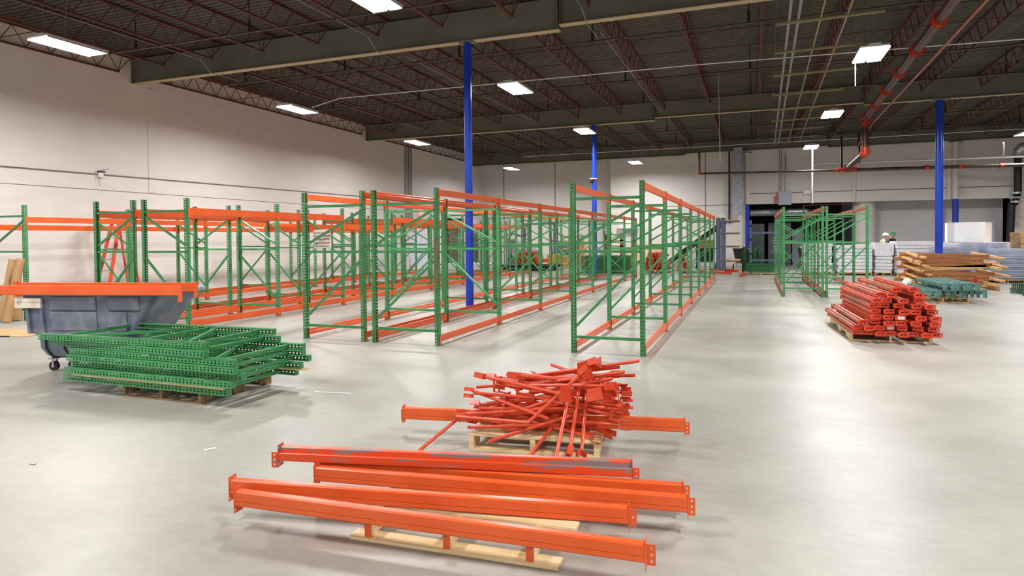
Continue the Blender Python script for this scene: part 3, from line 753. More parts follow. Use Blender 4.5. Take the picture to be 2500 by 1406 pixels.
# ---------------------------------------------------------------- teal beams
pallet('small pale pallet under the teal beams', (3.75, 18.25, 0), .05, 1.1, 2.0, m='woodl', h=.12)
for j, (n, x0) in enumerate(((10, 3.95), (6, 4.25))):
    for i in range(n):
        x = x0+i*.135+.02*j; y0 = 18.0+rnd.uniform(-.15,.15)+(i*.05)
        z = .13+.175+.18*j
        loose_beam('dull teal beam, %s from the left in the %s layer of the teal pile' % (ORD[i], ('lower','upper')[j]), V(x, y0, z), V(x-.12, y0+2.3, z), m='teal', h=.1, hc=.19, group='teal beams on the small pallet')
tag(MB().box(-.01,.01,-.01,.01,0,.28).box(-.05,.05,-.005,.005,.16,.26).build('striped_tag', 'signt', loc=(5.13,18.9,.307)), 'small red and white tag standing between teal beams and lumber', 'tag')
# ---------------------------------------------------------------- lumber frames
def board(label, p0, p1, w_=.045, h_=.118, m='woodb', grp='brown boards of the lumber pile'):
    p0, p1 = V(*p0), V(*p1); d = p1-p0
    b = MB(); b.bar((0,0,0), d, w_, h_, (0,0,1))
    return tag(bevel(b.build('lumber_board', m, loc=p0), .003, 1), label, 'board', grp)
zz = .13
for j in range(7):
    xo = .1*((j*7) % 5-2); yo = .07*((j*3) % 3)
    L0, R0 = V(4.72+xo*.7, 22.9+yo, zz+.07), V(6.55+xo*.7, 22.9+yo, zz+.07+(.1 if j == 3 else .0))
    board('long brown board facing front, %s from the floor in the lumber pile' % ORD[j], L0, R0, m='woodl' if j == 3 else 'woodb')
    board('long brown board at the rear, %s from the floor in the lumber pile' % ORD[j], L0+V(-.3,1.1,.02), R0+V(-.3,1.1,-.0), m='woodb')
    board('left end board with cut pale end, %s level of the lumber pile' % ORD[j], L0+V(-.1,1.35,.10), L0+V(.12,-.3,-.03), .12, .06, m='woodl')
    board('right end board with cut pale end, %s level of the lumber pile' % ORD[j], R0+V(-.1,1.2,.08), R0+V(.22,-.45,-.05), .12, .06, m='woodl')
    zz += .131
for k, x in enumerate((5.2, 6.7)):
    board('square timber bearer under the lumber pile, %s one' % ('left','right')[k], (x,22.6,.065), (x,24.3,.065), .09, .125, 'woodl')
tag(smooth_by(MB().ball((0,0,0), .17, sc=(.7,.8,.85), n=7, m=4).build('plastic_sheet', 'wrap', loc=P(2213,690,y=22.8), rot=(.3,.2,.5))), 'white plastic bundle wrapped round the left board ends', 'plastic')
# ---------------------------------------------------------------- wire decks
def deck_meshes(W=1.2, D=1.1):
    g = MB()
    for i in range(17): g.tube((i*W/16,0,.03), (i*W/16,D,.03), .0035, 4)
    for i in range(9): g.tube((0,i*D/8,.034), (W,i*D/8,.034), .0045, 4)
    for s in (0, D): g.tube((0,s,.0), (W,s,0), .006, 4); [g.tube((i*W/16,s,0), (i*W/16,s,.03), .0035, 4) for i in range(17)]
    c = MB()
    for i in range(3):
        x = .12+i*(W-.24)/2; c.ext([(-.022,0),(-.022,.028),(.022,.028),(.022,0),(.019,0),(.019,.025),(-.019,.025),(-.019,0)], (x,0,-.0), (x,D,-.0))
    c.box(0, W, -.006, -.004, .0, .022); 
    return g.mesh('wire_grid', 'wire'), c.mesh('channel', 'wire')
WG, WC = deck_meshes()
stacks = [(5.9,25.95,18,'beside the right blue column',0), (7.35,25.9,17,'second from the right',.03), (8.72,25.95,16,'at the right edge',-.02), (7.2,27.4,20,'behind the front three',.02)]
for (x, y, n, nm, an) in stacks:
    pallet('wooden pallet under the wire decks %s' % nm, (x, y, 0), an, 1.2, 1.1, m='woodw', h=.11, top=(0,3,6))
    for i in range(n):
        t = thing('wire_deck', 'grey wire shelf deck, %s up in the stack %s' % (ORD[i], nm), 'wire deck', (x+rnd.uniform(-.04,.04), y+rnd.uniform(-.04,.04), .12+.062*i), (0,0,an+rnd.uniform(-.01,.01)), 'wire decks stacked '+nm)
        ob('wire_grid', WG, t); ob('channel', WC, t)
# ---------------------------------------------------------------- wrapped carton loads
def load(label, x, y, W, D, n, h, m='carton', an=0, z0=.12, lean=0, pal=True, pl=''):
    t = thing('wrapped_load', label, 'pallet load', (x, y, z0), (0, lean, an))
    for i in range(n):
        j = rnd.uniform(-.02,.02); k = rnd.uniform(-.02,.02)
        bevel(MB().box(j, W+j, k, D+k, i*h+.002, (i+1)*h-.012).build('carton_layer', m, t), .016, 2)
    f = MB()
    if m == 'card': return t
    f.loft([[V(-.03+a*.0,-.03,z), V(W+.03,-.03,z), V(W+.03,D+.03,z), V(-.03,D+.03,z)] for a, z in ((0,n*h*(.88 if m == 'carton' else .6)),(0,n*h+.01))], cap0=False, cap1=True)
    f.build('plastic_film', 'wrap', t)
    if pal: pallet('wooden pallet under %s' % pl, (x, y, 0), an, W, D, m='woodl', h=.115, top=(0,2,4,6))
    return t
load('white carton load behind the right green rack pair, left end', 1.95, 29.8, 1.1, 1.1, 9, .135, pl='the leftmost white carton load')
load('neat white carton load between the rack pair and the hard hats', 3.25, 29.6, 1.25, 1.1, 8, .14, pl='the neat white carton load')
load('white wrapped carton load directly in front of the two workers', 4.62, 29.8, .62, 1.0, 9, .135, 'wrap', lean=.03, pl='the narrow wrapped load')
load('bulging white wrapped carton load right of the workers', 5.37, 29.5, 1.3, 1.1, 9, .14, an=.05, pl='the bulging white load')
load('long low white wrapped load behind the right blue column', 6.75, 29.9, 1.3, 1.1, 8, .145, 'wrap', pl='the long low white load')
load('tall white wrapped load reaching into the bright doorway', 7.75, 31.2, 1.0, 1.0, 13, .155, 'wrap', pl='the tall white load')
load('white wrapped load at the foot of the bright doorway, left', 6.6, 31.6, 1.0, 1.0, 8, .15, 'wrap', pl='the rear white load')
load('white wrapped load between doorway and brown cardboard', 8.9, 30.2, 1.2, 1.0, 8, .15, 'wrap', pl='the white load near the cardboard')
load('brown cardboard cartons stacked at the far right edge', 8.75, 27.4, 1.3, 1.0, 8, .2, 'card', pl='the brown cardboard cartons')
# ---------------------------------------------------------------- workers
def person(label, loc, rot, shirt, helm, bend):
    vs = [(0,0,.95),(0,0,1.1),(0,-.03-bend*.1,1.3),(0,-.05-bend*.2,1.46),(0,-.07-bend*.25,1.53),(0,-.1-bend*.3,1.63),
          (.19,-.05-bend*.2,1.43),(.26,-.08,1.17),(.24,-.3,1.08),(-.19,-.05-bend*.2,1.43),(-.26,-.08,1.17),(-.24,-.3,1.08),
          (.1,0,.9),(.11,-.02,.5),(.12,.02,.08),(.12,-.12,.04),(-.1,0,.9),(-.11,.02,.5),(-.12,.05,.08),(-.12,-.09,.04)]
    ed = [(0,1),(1,2),(2,3),(3,4),(4,5),(3,6),(6,7),(7,8),(3,9),(9,10),(10,11),(0,12),(12,13),(13,14),(14,15),(0,16),(16,17),(17,18),(18,19)]
    ra = [.15,.14,.16,.13,.055,.085,.07,.05,.035,.07,.05,.035,.09,.065,.045,.04,.09,.065,.045,.04]
    me = bpy.data.meshes.new('body'); me.from_pydata(vs, ed, []); me.materials.append(M[shirt]); me.materials.append(M['skin']); me.materials.append(M['dark'])
    t = thing('person', label, 'person', loc, (0,0,rot))
    o = ob('body', me, t); bpy.context.view_layer.objects.active = o
    sk = o.modifiers.new('s', 'SKIN'); 
    for i, r in enumerate(ra): me.skin_vertices[0].data[i].radius = (r, r*.8 if i in (0,1,2,3) else r)
    me.skin_vertices[0].data[0].use_root = True
    sb = o.modifiers.new('u', 'SUBSURF'); sb.levels = 2; sb.render_levels = 2
    dg = bpy.context.evaluated_depsgraph_get(); m2 = bpy.data.meshes.new_from_object(o.evaluated_get(dg))
    m2.materials.clear()
    for k in (shirt, 'skin', 'dark'): m2.materials.append(M[k])
    for f in m2.polygons:
        f.use_smooth = True; c = f.center
        f.material_index = 1 if (c.z > 1.5) or (abs(c.x) > .17 and c.y < -.2) else (2 if c.z < .98 else 0)
    o.modifiers.clear(); o.data = m2
    hc_ = V(0, -.1-bend*.3, 1.64)
    h = MB(); h.ball(hc_+V(0,0,.035), .125, n=18, m=8, sc=(.92,1.1,.95), z0=0.0); h.add([hc_+V(.12,-.05,.03),hc_+V(-.12,-.05,.03),hc_+V(-.08,-.2,.02),hc_+V(.08,-.2,.02)], [(0,1,2,3)])
    smooth_by(h.build('hard_hat', helm, t), 50)
    f = MB(); f.ball(hc_+V(0,-.095,-.02), .018); 
    for s in (-1,1): f.ball(hc_+V(s*.085,0,-.01), .022, sc=(.5,1,1.2))
    f.build('nose_and_ears', 'skin', t, smooth=True)
    f = MB()
    for s in (-1,1): f.ball(hc_+V(s*.03,-.08,.005), .01)
    f.box(hc_.x-.022, hc_.x+.022, hc_.y-.086, hc_.y-.08, hc_.z-.06, hc_.z-.054); f.build('eyes_and_mouth', 'dark', t)
    hd = MB()
    for s in (-1,1):
        c = V(s*.24,-.33,1.06)
        hd.ball(c, .04, sc=(.55,1.1,.9))
        for k in range(4): hd.tube(c+V(0,-.03,.025-.016*k), c+V(-s*.01,-.085+.008*abs(k-1),.015-.018*k), .009, 6, r2=.007)
        hd.tube(c+V(-s*.015,.0,.03), c+V(-s*.04,-.045,.035), .01, 6, r2=.008)
    hd.build('hands', 'skin', t, smooth=True)
    return t
wp_ = P(2150, 574, y=31.4)
person('person in a white hard hat and pale shirt behind the white cartons, facing right', (wp_.x, 31.4, wp_.z-1.69), 1.5, 'vest', 'helm', .3)
wp_ = P(2163, 583, y=32.1)
person('person in a green hard hat behind the white cartons, bending forward', (wp_.x+.1, 32.1, 0), .5, 'dark', 'helmg', .6)

# ---------------------------------------------------------------- pipes
def pipe_thing(name, label, pts, r, m, cat='pipe', n=12, couplings=(), group=None):
    t = thing(name, label, cat, pts[0], group=group); o = V(*pts[0]); pts = [V(*p)-o for p in pts]
    b = MB()
    for a, c in zip(pts, pts[1:]): b.tube(a, c, r, n)
    for a in pts[1:-1]: b.ball(a, r*1.01, n=n, m=8)
    smooth_by(b.build('pipe_run', m, t), 50)
    for p, d in couplings:
        p, d = V(*p)-o, V(*d).normalized(); c = MB(); c.tube(p-d*.06, p+d*.06, r*1.28, n); c.tube(p-d*.085, p-d*.07, r*1.5, n); c.tube(p+d*.07, p+d*.085, r*1.5, n)
        smooth_by(c.build('coupling', 'coupling', t), 40)
    return t
mp0, mp1 = P(2330,0,z=5.85), P(2113,288,z=5.85)
md = (mp1-mp0).normalized(); ms = mp1-md*24
mp2 = V(mp1.x, mp1.y, P(2113,372,y=mp1.y).z)
mp3 = P(2068,413,y=30.2)
pipe_thing('sprinkler_main', 'big brown main pipe running under the roof, turning down with red elbows', [ms, mp1, mp2, mp3], .105, 'pipeb',
    couplings=[(mp1-md*(2.2*k+.35), md) for k in range(1, 9)]+[(mp1-md*.3, md), (V(mp1.x,mp1.y,5.62), (0,0,1)), (mp2+V(0,0,.12), (0,0,1)), (mp2+(mp3-mp2)*.05, mp3-mp2), (mp3-(mp3-mp2)*.05, mp3-mp2)])
t = thing('pipe_elbow', 'bright red pipe elbow where the main pipe turns toward the far wall', 'pipe fitting', mp2)
smooth_by(MB().ball((0,0,-.01), .15, n=16, m=10).build('elbow_body', 'coupling', t), 60)
c0 = P(1708,424,y=30.4); c1 = P(2520,402,y=30.4)
cm_ = P(2045,416,y=30.4)
pipe_thing('sprinkler_pipe', 'thin pipe rising at a red elbow left and running to the main pipe tee', [P(1707,366,y=30.4), c0, cm_], .045, 'pipe', couplings=[(c0+V(.0,0,.05),(0,0,1)), (cm_-V(.05,0,0),(1,0,.01))])
pipe_thing('sprinkler_pipe', 'thick dark pipe running right from the tee past the right blue column', [cm_, c1], .075, 'pipe', couplings=[(cm_+V(.12,0,0),(1,0,0)), (P(2085,413,y=30.4),(1,0,0)), (P(2263,409,y=30.4),(1,0,0)), (P(2346,407,y=30.4),(1,0,0)), (P(2447,405,y=30.4),(1,0,0))])
cp0, cp1 = P(2410,0,z=5.55), P(2131,300,z=5.55); cdv = (cp1-cp0).normalized()
pipe_thing('copper_pipe', 'thin coppery pipe running beside the big brown main pipe', [cp1-cdv*24, cp1, P(2088,366,y=31.0)], .028, 'copper', n=8)
for k, (px, y0) in enumerate(((2054,332),(2097,325))):
    pipe_thing('hanger_rod', 'black vertical pipe hanger %s of the main pipe drop' % ('far left','just left')[k], [P(px,y0,y=30.0), P(px+1,410 if k == 0 else 398,y=30.0)], .04, 'black', n=8)
ys_ = [(11.2,6.2,'nearest'),(14.7,6.2,'second nearest'),(18.8,6.2,'third nearest'),(22.1,6.2,'fourth nearest'),(28.3,6.2,'fifth nearest'),(31.8,6.2,'farthest')]
for y, z, nm in ys_:
    t = pipe_thing('sprinkler_branch', 'thin dark sprinkler line across the roof, %s of the six' % nm, [(XW+2.1,y,z), (15,y,z)], .024, 'pipe', n=8, group='sprinkler lines across the roof')
    for k in range(8): MB().tube((0,0,.02), (0,0,ZD-z-.02), .012, 5).box(-.03, .03, -.01, .01, .0, .26).build('hanger', 'black', t, loc=(k*3.4+.9,0,0))
pipe_thing('conduit_line', 'thin light conduit crossing the roof to the lights between the near girders', [P(762,262,z=5.95), P(830,240,z=6.0), P(1700,158,z=6.0), P(2500,95,z=6.0)], .014, 'whitem', 'conduit', 6)
pipe_thing('conduit_line', 'light conduit crossing the roof beyond the middle girder', [(-12,33.6,6.15), (14,33.6,6.15)], .016, 'whitem', 'conduit', 6)
for k, (x, sp_) in enumerate(((-13.5,.05),(-8.4,.05),(-3.3,.05))):
    pipe_thing('conduit_line', 'pale cable clipped along a roof joist, %s from the left wall' % ORD[k], [(x,3,6.38),(x,12.9,6.38),(x+.05,13.2,6.1),(x+.05,14.2,6.1),(x,14.6,6.38),(x,24.8,6.38)], .01, 'conduit', 'conduit', 6)
for k, x in enumerate((.5,.66,1.05,1.5)):
    xb = x+.3
    pipe_thing('conduit_line', 'pale conduit hung under the roof left of the lights, %s of four' % ORD[k], [(x-.02,2,5.76), (x+.36,31,5.76)], .03 if k < 2 else .018, 'strut' if k > 1 else 'conduit', 'conduit', 8, group='parallel conduits under the roof')
for k, y in enumerate((13.4,15.5,17.7,20.1,22.5,24.6,26.8,29.0)):
    x0 = .38+.017*(y-13)
    t = thing('strut_channel', 'yellowish strut channel carrying four conduits, %s from the front' % ORD[k], 'strut', (x0,y,5.71), group='strut channels under the conduits')
    MB().ext([(-.02,-.02),(.02,-.02),(.02,.02),(-.02,.02)], (0,0,0), (1.85,0,.02)).build('channel', 'strut', t)
    MB().tube((.03,0,.02), (.03,0,1.2), .006, 5).tube((1.8,0,.04), (1.8,0,1.2), .006, 5).build('threaded_rod', 'conduit', t)
for k, (px, y0, y1, yy) in enumerate(((2088,165,210,15.8),(1754,150,395,22))):
    pipe_thing('hanging_wire', ('short white pull cord under the brightest right light','long thin loose wire hanging from the roof left of the conduits')[k], [V(P(px,y0,y=yy).x,yy,5.53 if k == 0 else 6.92), P(px+(4 if k else 0),y1,y=yy)], .012 if k == 0 else .006, 'whitem', 'wire', 6)

# ---------------------------------------------------------------- left wall services
wb0, wb1 = P(0,405,x=XW+.03), P(878,479,x=XW+.03)
dW = (wb1-wb0).normalized()
pipe_thing('wall_conduit', 'long thin dark conduit running level along the left wall', [wb0-dW*7, wb1+dW*4], .014, 'conduit', 'conduit', 6)
q = P(247,424,x=XW+.05)
t = thing('junction_box', 'small broken junction box with loose wires on the left wall', 'electrical box', q)
bevel(MB().box(-.04, .03, -.08, .05, -.1, .03).build('box_body', 'whitem', t), .005); MB().box(-.03,.04,-.09,.09,.03,.07).build('open_cover', 'black', t)
MB().path([(0,0,.07),(.02,.06,.13),(.03,.12,.11),(.05,.2,.16)], .006, 5).path([(0,-.05,-.1),(.02,-.1,-.22),(.0,-.02,-.34)], .005, 5).build('wires', 'copper', t)
for k, (px, y1) in enumerate(((988,475),(995,475),(1001,475))):
    yy = 28.9+.28*k
    pipe_thing('wall_conduit', 'vertical grey conduit on the left wall under the fourth light, %s of three' % ORD[k], [(XW+.05,yy,6.4),(XW+.05,yy,2.3)], .035, 'conduit', 'conduit', 8, group='vertical conduits on the left wall')
t = thing('exit_sign', 'small pinkish lit exit sign on the left wall above the dock doorway', 'exit sign', P(1028,519,x=XW+.08)); 
bevel(MB().box(-.04,.02,-.24,.24,-.16,.16).build('sign_box', 'exit', t), .01)
ob('lettering', text_mesh('EXIT', .2, 'sign'), t, (.023,0,-.07), (PI/2,0,PI/2))
# dock doorway: white plastic curtain, roll-up doors
t = thing('plastic_curtain', 'white plastic sheeting hung over the dock doorway in the left wall', 'curtain', (XW-.05, 29.3, 0))
cu = MB(); n = 40; top_ = [V(.03*math.sin(i*1.3), i*2.0/n, 2.68) for i in range(n+1)]; bot = [V(.05+.06*math.sin(i*1.1+.5), i*2.0/n, .02) for i in range(n+1)]
cu.add(top_+bot, [(i, i+1, n+2+i, n+1+i) for i in range(n)]); M['sheet'] = mat('white_sheeting', (236,236,248), .4)
cu.build('sheeting', 'sheet', t, smooth=True)
for k, (a_, b_, h_) in enumerate(DW[1:]):
    d_ = MB(); z = 0
    while z < h_-.05:
        d_.add([(XW-.08,a_,z),(XW-.08,b_,z),(XW-.055,b_,z+.035),(XW-.055,a_,z+.035)], [(0,1,2,3)]); d_.add([(XW-.055,a_,z+.035),(XW-.055,b_,z+.035),(XW-.08,b_,z+.07),(XW-.08,a_,z+.07)], [(0,1,2,3)]); z += .07
    M['roll'] = M.get('roll') or mat('brown_roll_door', (120,104,90), .5, c2=(104,90,78), scale=2)
    struct(d_.build('door_%d' % (k+1), 'roll'))
    struct(MB().box(XW, XW+.06, a_-.1, a_, 0, h_+.1).box(XW, XW+.06, b_, b_+.1, 0, h_+.1).box(XW, XW+.3, a_-.1, b_+.1, h_, h_+.35).build('trim_%d' % (6+k), 'black' if k == 0 else 'wallg'))
# far wall door, hood
t0 = P(1282,545,y=YF-.05); t1 = P(1352,545,y=YF-.05)
struct(MB().box(t0.x-.06, t0.x+.04, YF-.06, YF, 0, t0.z).box(t1.x-.04, t1.x+.06, YF-.06, YF, 0, t0.z).box(t0.x, t1.x, YF-.06, YF, t0.z-.1, t0.z).build('trim_8', 'shelf'))
struct(MB().box(t0.x+.05, t1.x-.05, YF-.03, YF, 0, t0.z-.1).build('door_3', 'wall'))
t0 = P(1512,545,y=37.2); t1 = P(1558,558,y=37.2)
struct(bevel(MB().box(t0.x, t1.x, 36.85, 37.3, t1.z, t0.z).build('trim_9', 'whitem'), .03))
struct(MB().box(t0.x+.15, t1.x-.1, 37.27, 37.3, 0, t1.z).build('door_4', 'wallg'))
# ---------------------------------------------------------------- duct, boxes, black standpipe
a_, b_ = P(1790,345,y=36.7), P(1812,526,y=36.7)
t = thing('air_duct', 'shiny vertical sheet metal duct beside the left wall column', 'duct', (a_.x, 36.45, 0))
bevel(MB().box(0, b_.x-a_.x, 0, .4, b_.z, 6.4).build('duct_body', 'steel', t), .01)
sm = MB()
for k in range(7): sm.box(-.012, b_.x-a_.x+.012, -.012, .412, b_.z+.3+k*.45, b_.z+.325+k*.45)
sm.build('seam', 'alu', t)
pipe_thing('black_pipe', 'thin black vertical pipe just left of the sheet metal duct', [P(1780,340,y=37.25), P(1780,545,y=37.25)], .035, 'black')
a_, b_ = P(1900,467,y=36.9), P(1932,500,y=36.9)
t = thing('electrical_box', 'grey square electrical box with red side switch on the upper wall', 'electrical box', (a_.x, 36.8, b_.z))
bevel(MB().box(0, b_.x-a_.x, 0, .3, 0, a_.z-b_.z).build('enclosure', 'boxg', t), .012); MB().box(.02, b_.x-a_.x-.02, -.012, 0, .02, a_.z-b_.z-.02).build('cover', 'boxg', t)
MB().box(-.12, -.002, .05, .18, .15, .6).build('switch_handle', 'coupling', t)
for k, (px, y0) in enumerate(((1903,365),(1908,362),(1917,372),(1919,385))):
    pipe_thing('wall_conduit', 'thin vertical conduit dropping into the grey electrical box, %s of four' % ORD[k], [P(px,y0,y=37.1), P(px+1,466,y=37.1)], .022, 'conduit', 'conduit', 6, group='conduits above the grey electrical box')
a_, b_ = P(1962,463,y=36.9), P(1988,473,y=36.9)
tag(bevel(MB().box(0, b_.x-a_.x, 0, .2, 0, a_.z-b_.z).build('junction_box', 'whitem', loc=(a_.x,37.09,b_.z)), .01), 'flat white junction box at the end of the bent white conduit', 'electrical box')
pipe_thing('white_conduit', 'white conduit bending up from the flat white box and running right', [P(1981,464,y=35.9), P(1982,412,y=35.9), P(1986,404,y=35.9), P(1998,399,y=35.9), P(2080,397,y=35.9), P(2500,382,y=33.5)], .04, 'whitem', 'conduit', 10)
pipe_thing('white_conduit', 'white vertical conduit dropping from the farthest light left of the big pipe', [V(2.42,31.3,5.53), V(2.42,31.3,P(1993,496,y=31.3).z)], .03, 'whitem', 'conduit', 8)
pipe_thing('white_conduit', 'short white drop under the rightmost light', [P(2450,348,y=31), P(2450,386,y=33.4)], .03, 'whitem', 'conduit', 8)
pipe_thing('standpipe', 'fat black vertical pipe with a valve at the right edge of the far wall', [P(2485,386,y=35.6), P(2485,470,y=35.6), P(2478,494,y=35.6), P(2470,500,y=35.6), P(2465,600,y=35.6)], .15, 'black')
t = thing('pipe_valve', 'metal valve flange on the fat black pipe at right', 'valve', P(2481,482,y=35.4)); MB().tube((0,0,.16), (0,0,.24), .24, 16).tube((0,0,-.24), (0,0,-.16), .22, 16).tube((-.3,-.02,0),(.3,-.02,0),.05,8).build('flange', 'steel', t)
pipe_thing('foil_duct', 'crinkled foil covered elbow at the top right of the far wall', [P(2484,386,y=35.6), P(2486,370,y=35.6), P(2496,360,y=35.5), P(2520,356,y=35.3)], .21, 'foil', 'duct')
# recess equipment
pipe_thing('round_duct', 'round galvanised duct lying high in the dark recess', [(-.2,38.3,2.95),(2.6,38.3,2.95),(3.0,39.5,2.9)], .2, 'steel', 'duct', 16)
pipe_thing('copper_pipe', 'thin copper pipe with a bend at the top of the recess', [P(1962,520,y=37.7),P(1962,501,y=37.7),P(2082,497,y=37.7)], .03, 'copper', n=8)
for k, (x0, x1, y0, z1, nm, dm) in enumerate(((-.35,.55,39.2,2.35,'with two round dials left of the blue column','cab'),(.75,1.95,39.4,2.4,'behind the slate storage frame','cab'),(2.05,2.6,40.2,2.0,'farthest right in the recess','boxg'))):
    t = thing('electrical_cabinet', 'tall grey electrical cabinet %s' % nm, 'cabinet', (x0,y0,0))
    bevel(MB().box(0,x1-x0,0,.6,.1,z1).box(.03,x1-x0-.03,.05,.55,0,.1).build('cabinet_body', dm, t), .01)
    MB().box(.03,x1-x0-.03,-.015,0,.15,z1-.05).build('door', dm, t)
    g = MB()
    for q in range(3): g.tube((.16,-.05,z1-.6-q*.5), (.16,-.015,z1-.6-q*.5), .035, 10)
    if k == 1:
        for q in range(6): g.box(.25,.75,-.03,-.015,.7+q*.16,.76+q*.16)
    g.build('dial', 'alu', t)
# slate storage rack (left) and frame (right) in front of the recess
t = thing('cantilever_rack', 'slate blue storage rack with wooden shelf ends beside the last green frames', 'rack', (-1.62,30.6,0))
for x in (0,.22,): MB().box(x,x+.16,0,.1,0,2.5).box(x,x+.16,.9,1.0,0,2.5).build('post', 'shelf', t)
for z in (.5,1.15,1.75,2.3): MB().box(0,1.0,.02,.12,z,z+.05).build('arm', 'shelf', t); MB().box(0,1.0,.88,.98,z,z+.05).build('arm', 'shelf', t); MB().box(.36,1.05,0,.95,z+.051,z+.1).build('shelf_board', 'woodl', t)
t = thing('storage_frame', 'slate blue open frame with hooks standing behind the green bundle pallet', 'rack', (-.18,29.9,0))
for x in (0,1.15): MB().box(x,x+.09,0,.09,0,2.35).build('post', 'shelf', t)
for z in (.55,1.75): MB().box(.09,1.15,.02,.07,z,z+.09).build('crossbar', 'shelf', t)
for x in (.045,1.195):
    for z in (.9,1.5,2.1): MB().tube((x,-.12,z),(x,-.002,z),.05,8).build('hook', 'black', t)
for k, x in enumerate((-.42,-.2,.02,.22)):
    t = thing('gas_cylinder', 'dark green gas cylinder by the wall column, %s of four' % ORD[k], 'gas cylinder', (x,31.2+.12*(k % 2),0), group='green gas cylinders')
    b = MB(); rg = lambda r,z: [V(r*math.cos(2*PI*i/16), r*math.sin(2*PI*i/16), z) for i in range(16)]
    b.loft([rg(.1,0),rg(.105,.03),rg(.105,1.0),rg(.085,1.1),rg(.035,1.16),rg(.03,1.2)]); smooth_by(b.build('cylinder_body', 'tank', t), 40)
    MB().tube((0,0,1.2),(0,0,1.28),.035,8).build('valve_cap', 'whitem' if k == 0 else 'tank', t)
tag(MB().path([(0,0,0),(.05,-.02,-.3),(.02,-.02,-.6)], .02, 5).path([(.05,0,0),(.14,-.02,-.25)], .02, 5).build('yellow_strap', 'yellow', loc=(-.2,31.21,1.1)), 'yellow strap tied round the gas cylinders', 'strap')
def black_cart(label, x, y, s=1, red=True):
    t = thing('dump_cart', label, 'cart', (x,y,0), (0,0,.05))
    W, D = .95*s, .8
    b = MB(); r = lambda a,z: [V(a,a*.5,z),V(W-a,a*.5,z),V(W-a,D-a*.5,z),V(a,D-a*.5,z)]
    b.loft([r(.14,.38),r(.02,1.02),r(-.03,1.03),r(-.03,1.06),r(.02,1.06),r(.12,.6)]); b.build('tub', 'blackp', t)
    f = MB()
    for q in (.15,.5,.8): f.box(q*W,q*W+.04,.05,D-.05,.2,.36); f.box(q*W,q*W+.04,.05,.09,.1,.2)
    f.box(.05,W-.05,.04,.08,.32,.37); f.build('chassis', 'coupling' if red else 'steel', t)
    for q in (.0,W-.04): MB().tube((q,.3,.16),(q+.05,.3,.16),.16,16).tube((q-.005,.3,.16),(q+.055,.3,.16),.07,10,1).build('wheel', ['black','alu'], t)
    return t
black_cart('black dump cart with red chassis seen through the right rack pair', 2.0, 33.4, 1.1)
tag(bevel(MB().box(0,.9,0,.6,0,.08).box(.1,.7,.05,.5,.08,.16).build('scrap_boards', 'ply', loc=(2.05,33.45,1.07)), .01), 'scrap board and film heaped in the black dump cart at right', 'scrap')
black_cart('black dump cart with a big wheel behind the slate storage rack', -.95, 32.6, 1.0, False)
black_cart('black dump cart holding cardboard under the inclined conveyor', -2.75, 33.6, 1.0, False)
tag(MB().box(0,.8,0,.02,0,.45,R=Matrix.Rotation(.2,3,'X')).box(.1,.5,.2,.6,0,.3).build('cardboard_box', 'card', loc=(-2.65,33.8,1.05)), 'open brown cardboard box on the dump cart under the conveyor', 'box')
# conveyor
a_, b_ = V(-4.6,36.0,.1), V(-1.45,36.0,2.45)
t = thing('inclined_conveyor', 'inclined black conveyor with pale side panel climbing right along the far wall', 'conveyor', a_)
d_ = b_-a_; MB().bar((0,0,0), d_, .7, .3).build('belt_frame', 'black', t); MB().bar((0,-.37,.28), d_+V(0,-.37,.28), .03, .24).build('side_panel', 'wall', t)
MB().bar(d_*.55, V(d_.x*.55,0,-.1), .08, .5, (0,1,0)).build('support_leg', 'black', t); MB().bar(d_*.9, V(d_.x*.9,0,-.1), .08, .5, (0,1,0)).build('support_leg', 'black', t)
# ---------------------------------------------------------------- far beam piles
def far_pile(label, cx, cy, nx, nl, L, m, grp, ang=0, pitch=.15, hz=.1, z0=.13, jit=.12):
    me = beam_meshes(L, .1, m)
    for j in range(nl):
        for i in range(max(1, nx-j//2)):
            t = thing('rack_beam', label, 'beam', (cx+(i-(nx-j//2)/2)*pitch+rnd.uniform(-.02,.02), cy+rnd.uniform(-jit,jit), z0+hz*(j+1)), (0, rnd.uniform(-.05,.05), ang+rnd.uniform(-.1,.1)), group=grp)
            ob('beam_body', me[0], t); ob('end_connector', me[1], t)
far_pile('bright red beam in the far pile left of the last aisle rack frames', -4.2, 29.6, 7, 8, 2.3, 'red', 'red beams piled behind the aisle rack')
far_pile('bright red beam in the heap beneath the conveyor end', -2.95, 29.9, 4, 7, 2.2, 'red', 'red beams heaped beneath the conveyor', .1)
far_pile('orange red beam on the low cart seen through the racks', -10.6, 30.4, 8, 6, 2.0, 'red', 'orange beams on the low cart', .1, z0=.37)
for k, (px, py, an) in enumerate(((1752,663,.3),(1765,665,-.5),(1782,667,-.9),(1800,662,-1.2),(1737,660,.9),(1808,672,.1),(1722,664,-.3))):
    q = P(px, py, z=.06)
    loose_beam('short loose red beam on the floor at the end of the aisle rack, %s piece' % ORD[k], q+V(0,0,.06), q+V(math.sin(an)*1.1, math.cos(an)*1.1, .06), m='red', h=.1, group='red beams scattered at the end of the aisle rack')
tag(bevel(MB().box(0,2.9,0,1.9,.12,.28).box(.2,.4,.1,.3,0,.12).box(2.5,2.7,.1,.3,0,.12).box(.2,.4,1.5,1.7,0,.12).box(2.5,2.7,1.5,1.7,0,.12).build('flat_cart', 'black', loc=(-12.3,30.6,0)), .02), 'low black flat cart carrying orange beams behind the racks', 'cart')
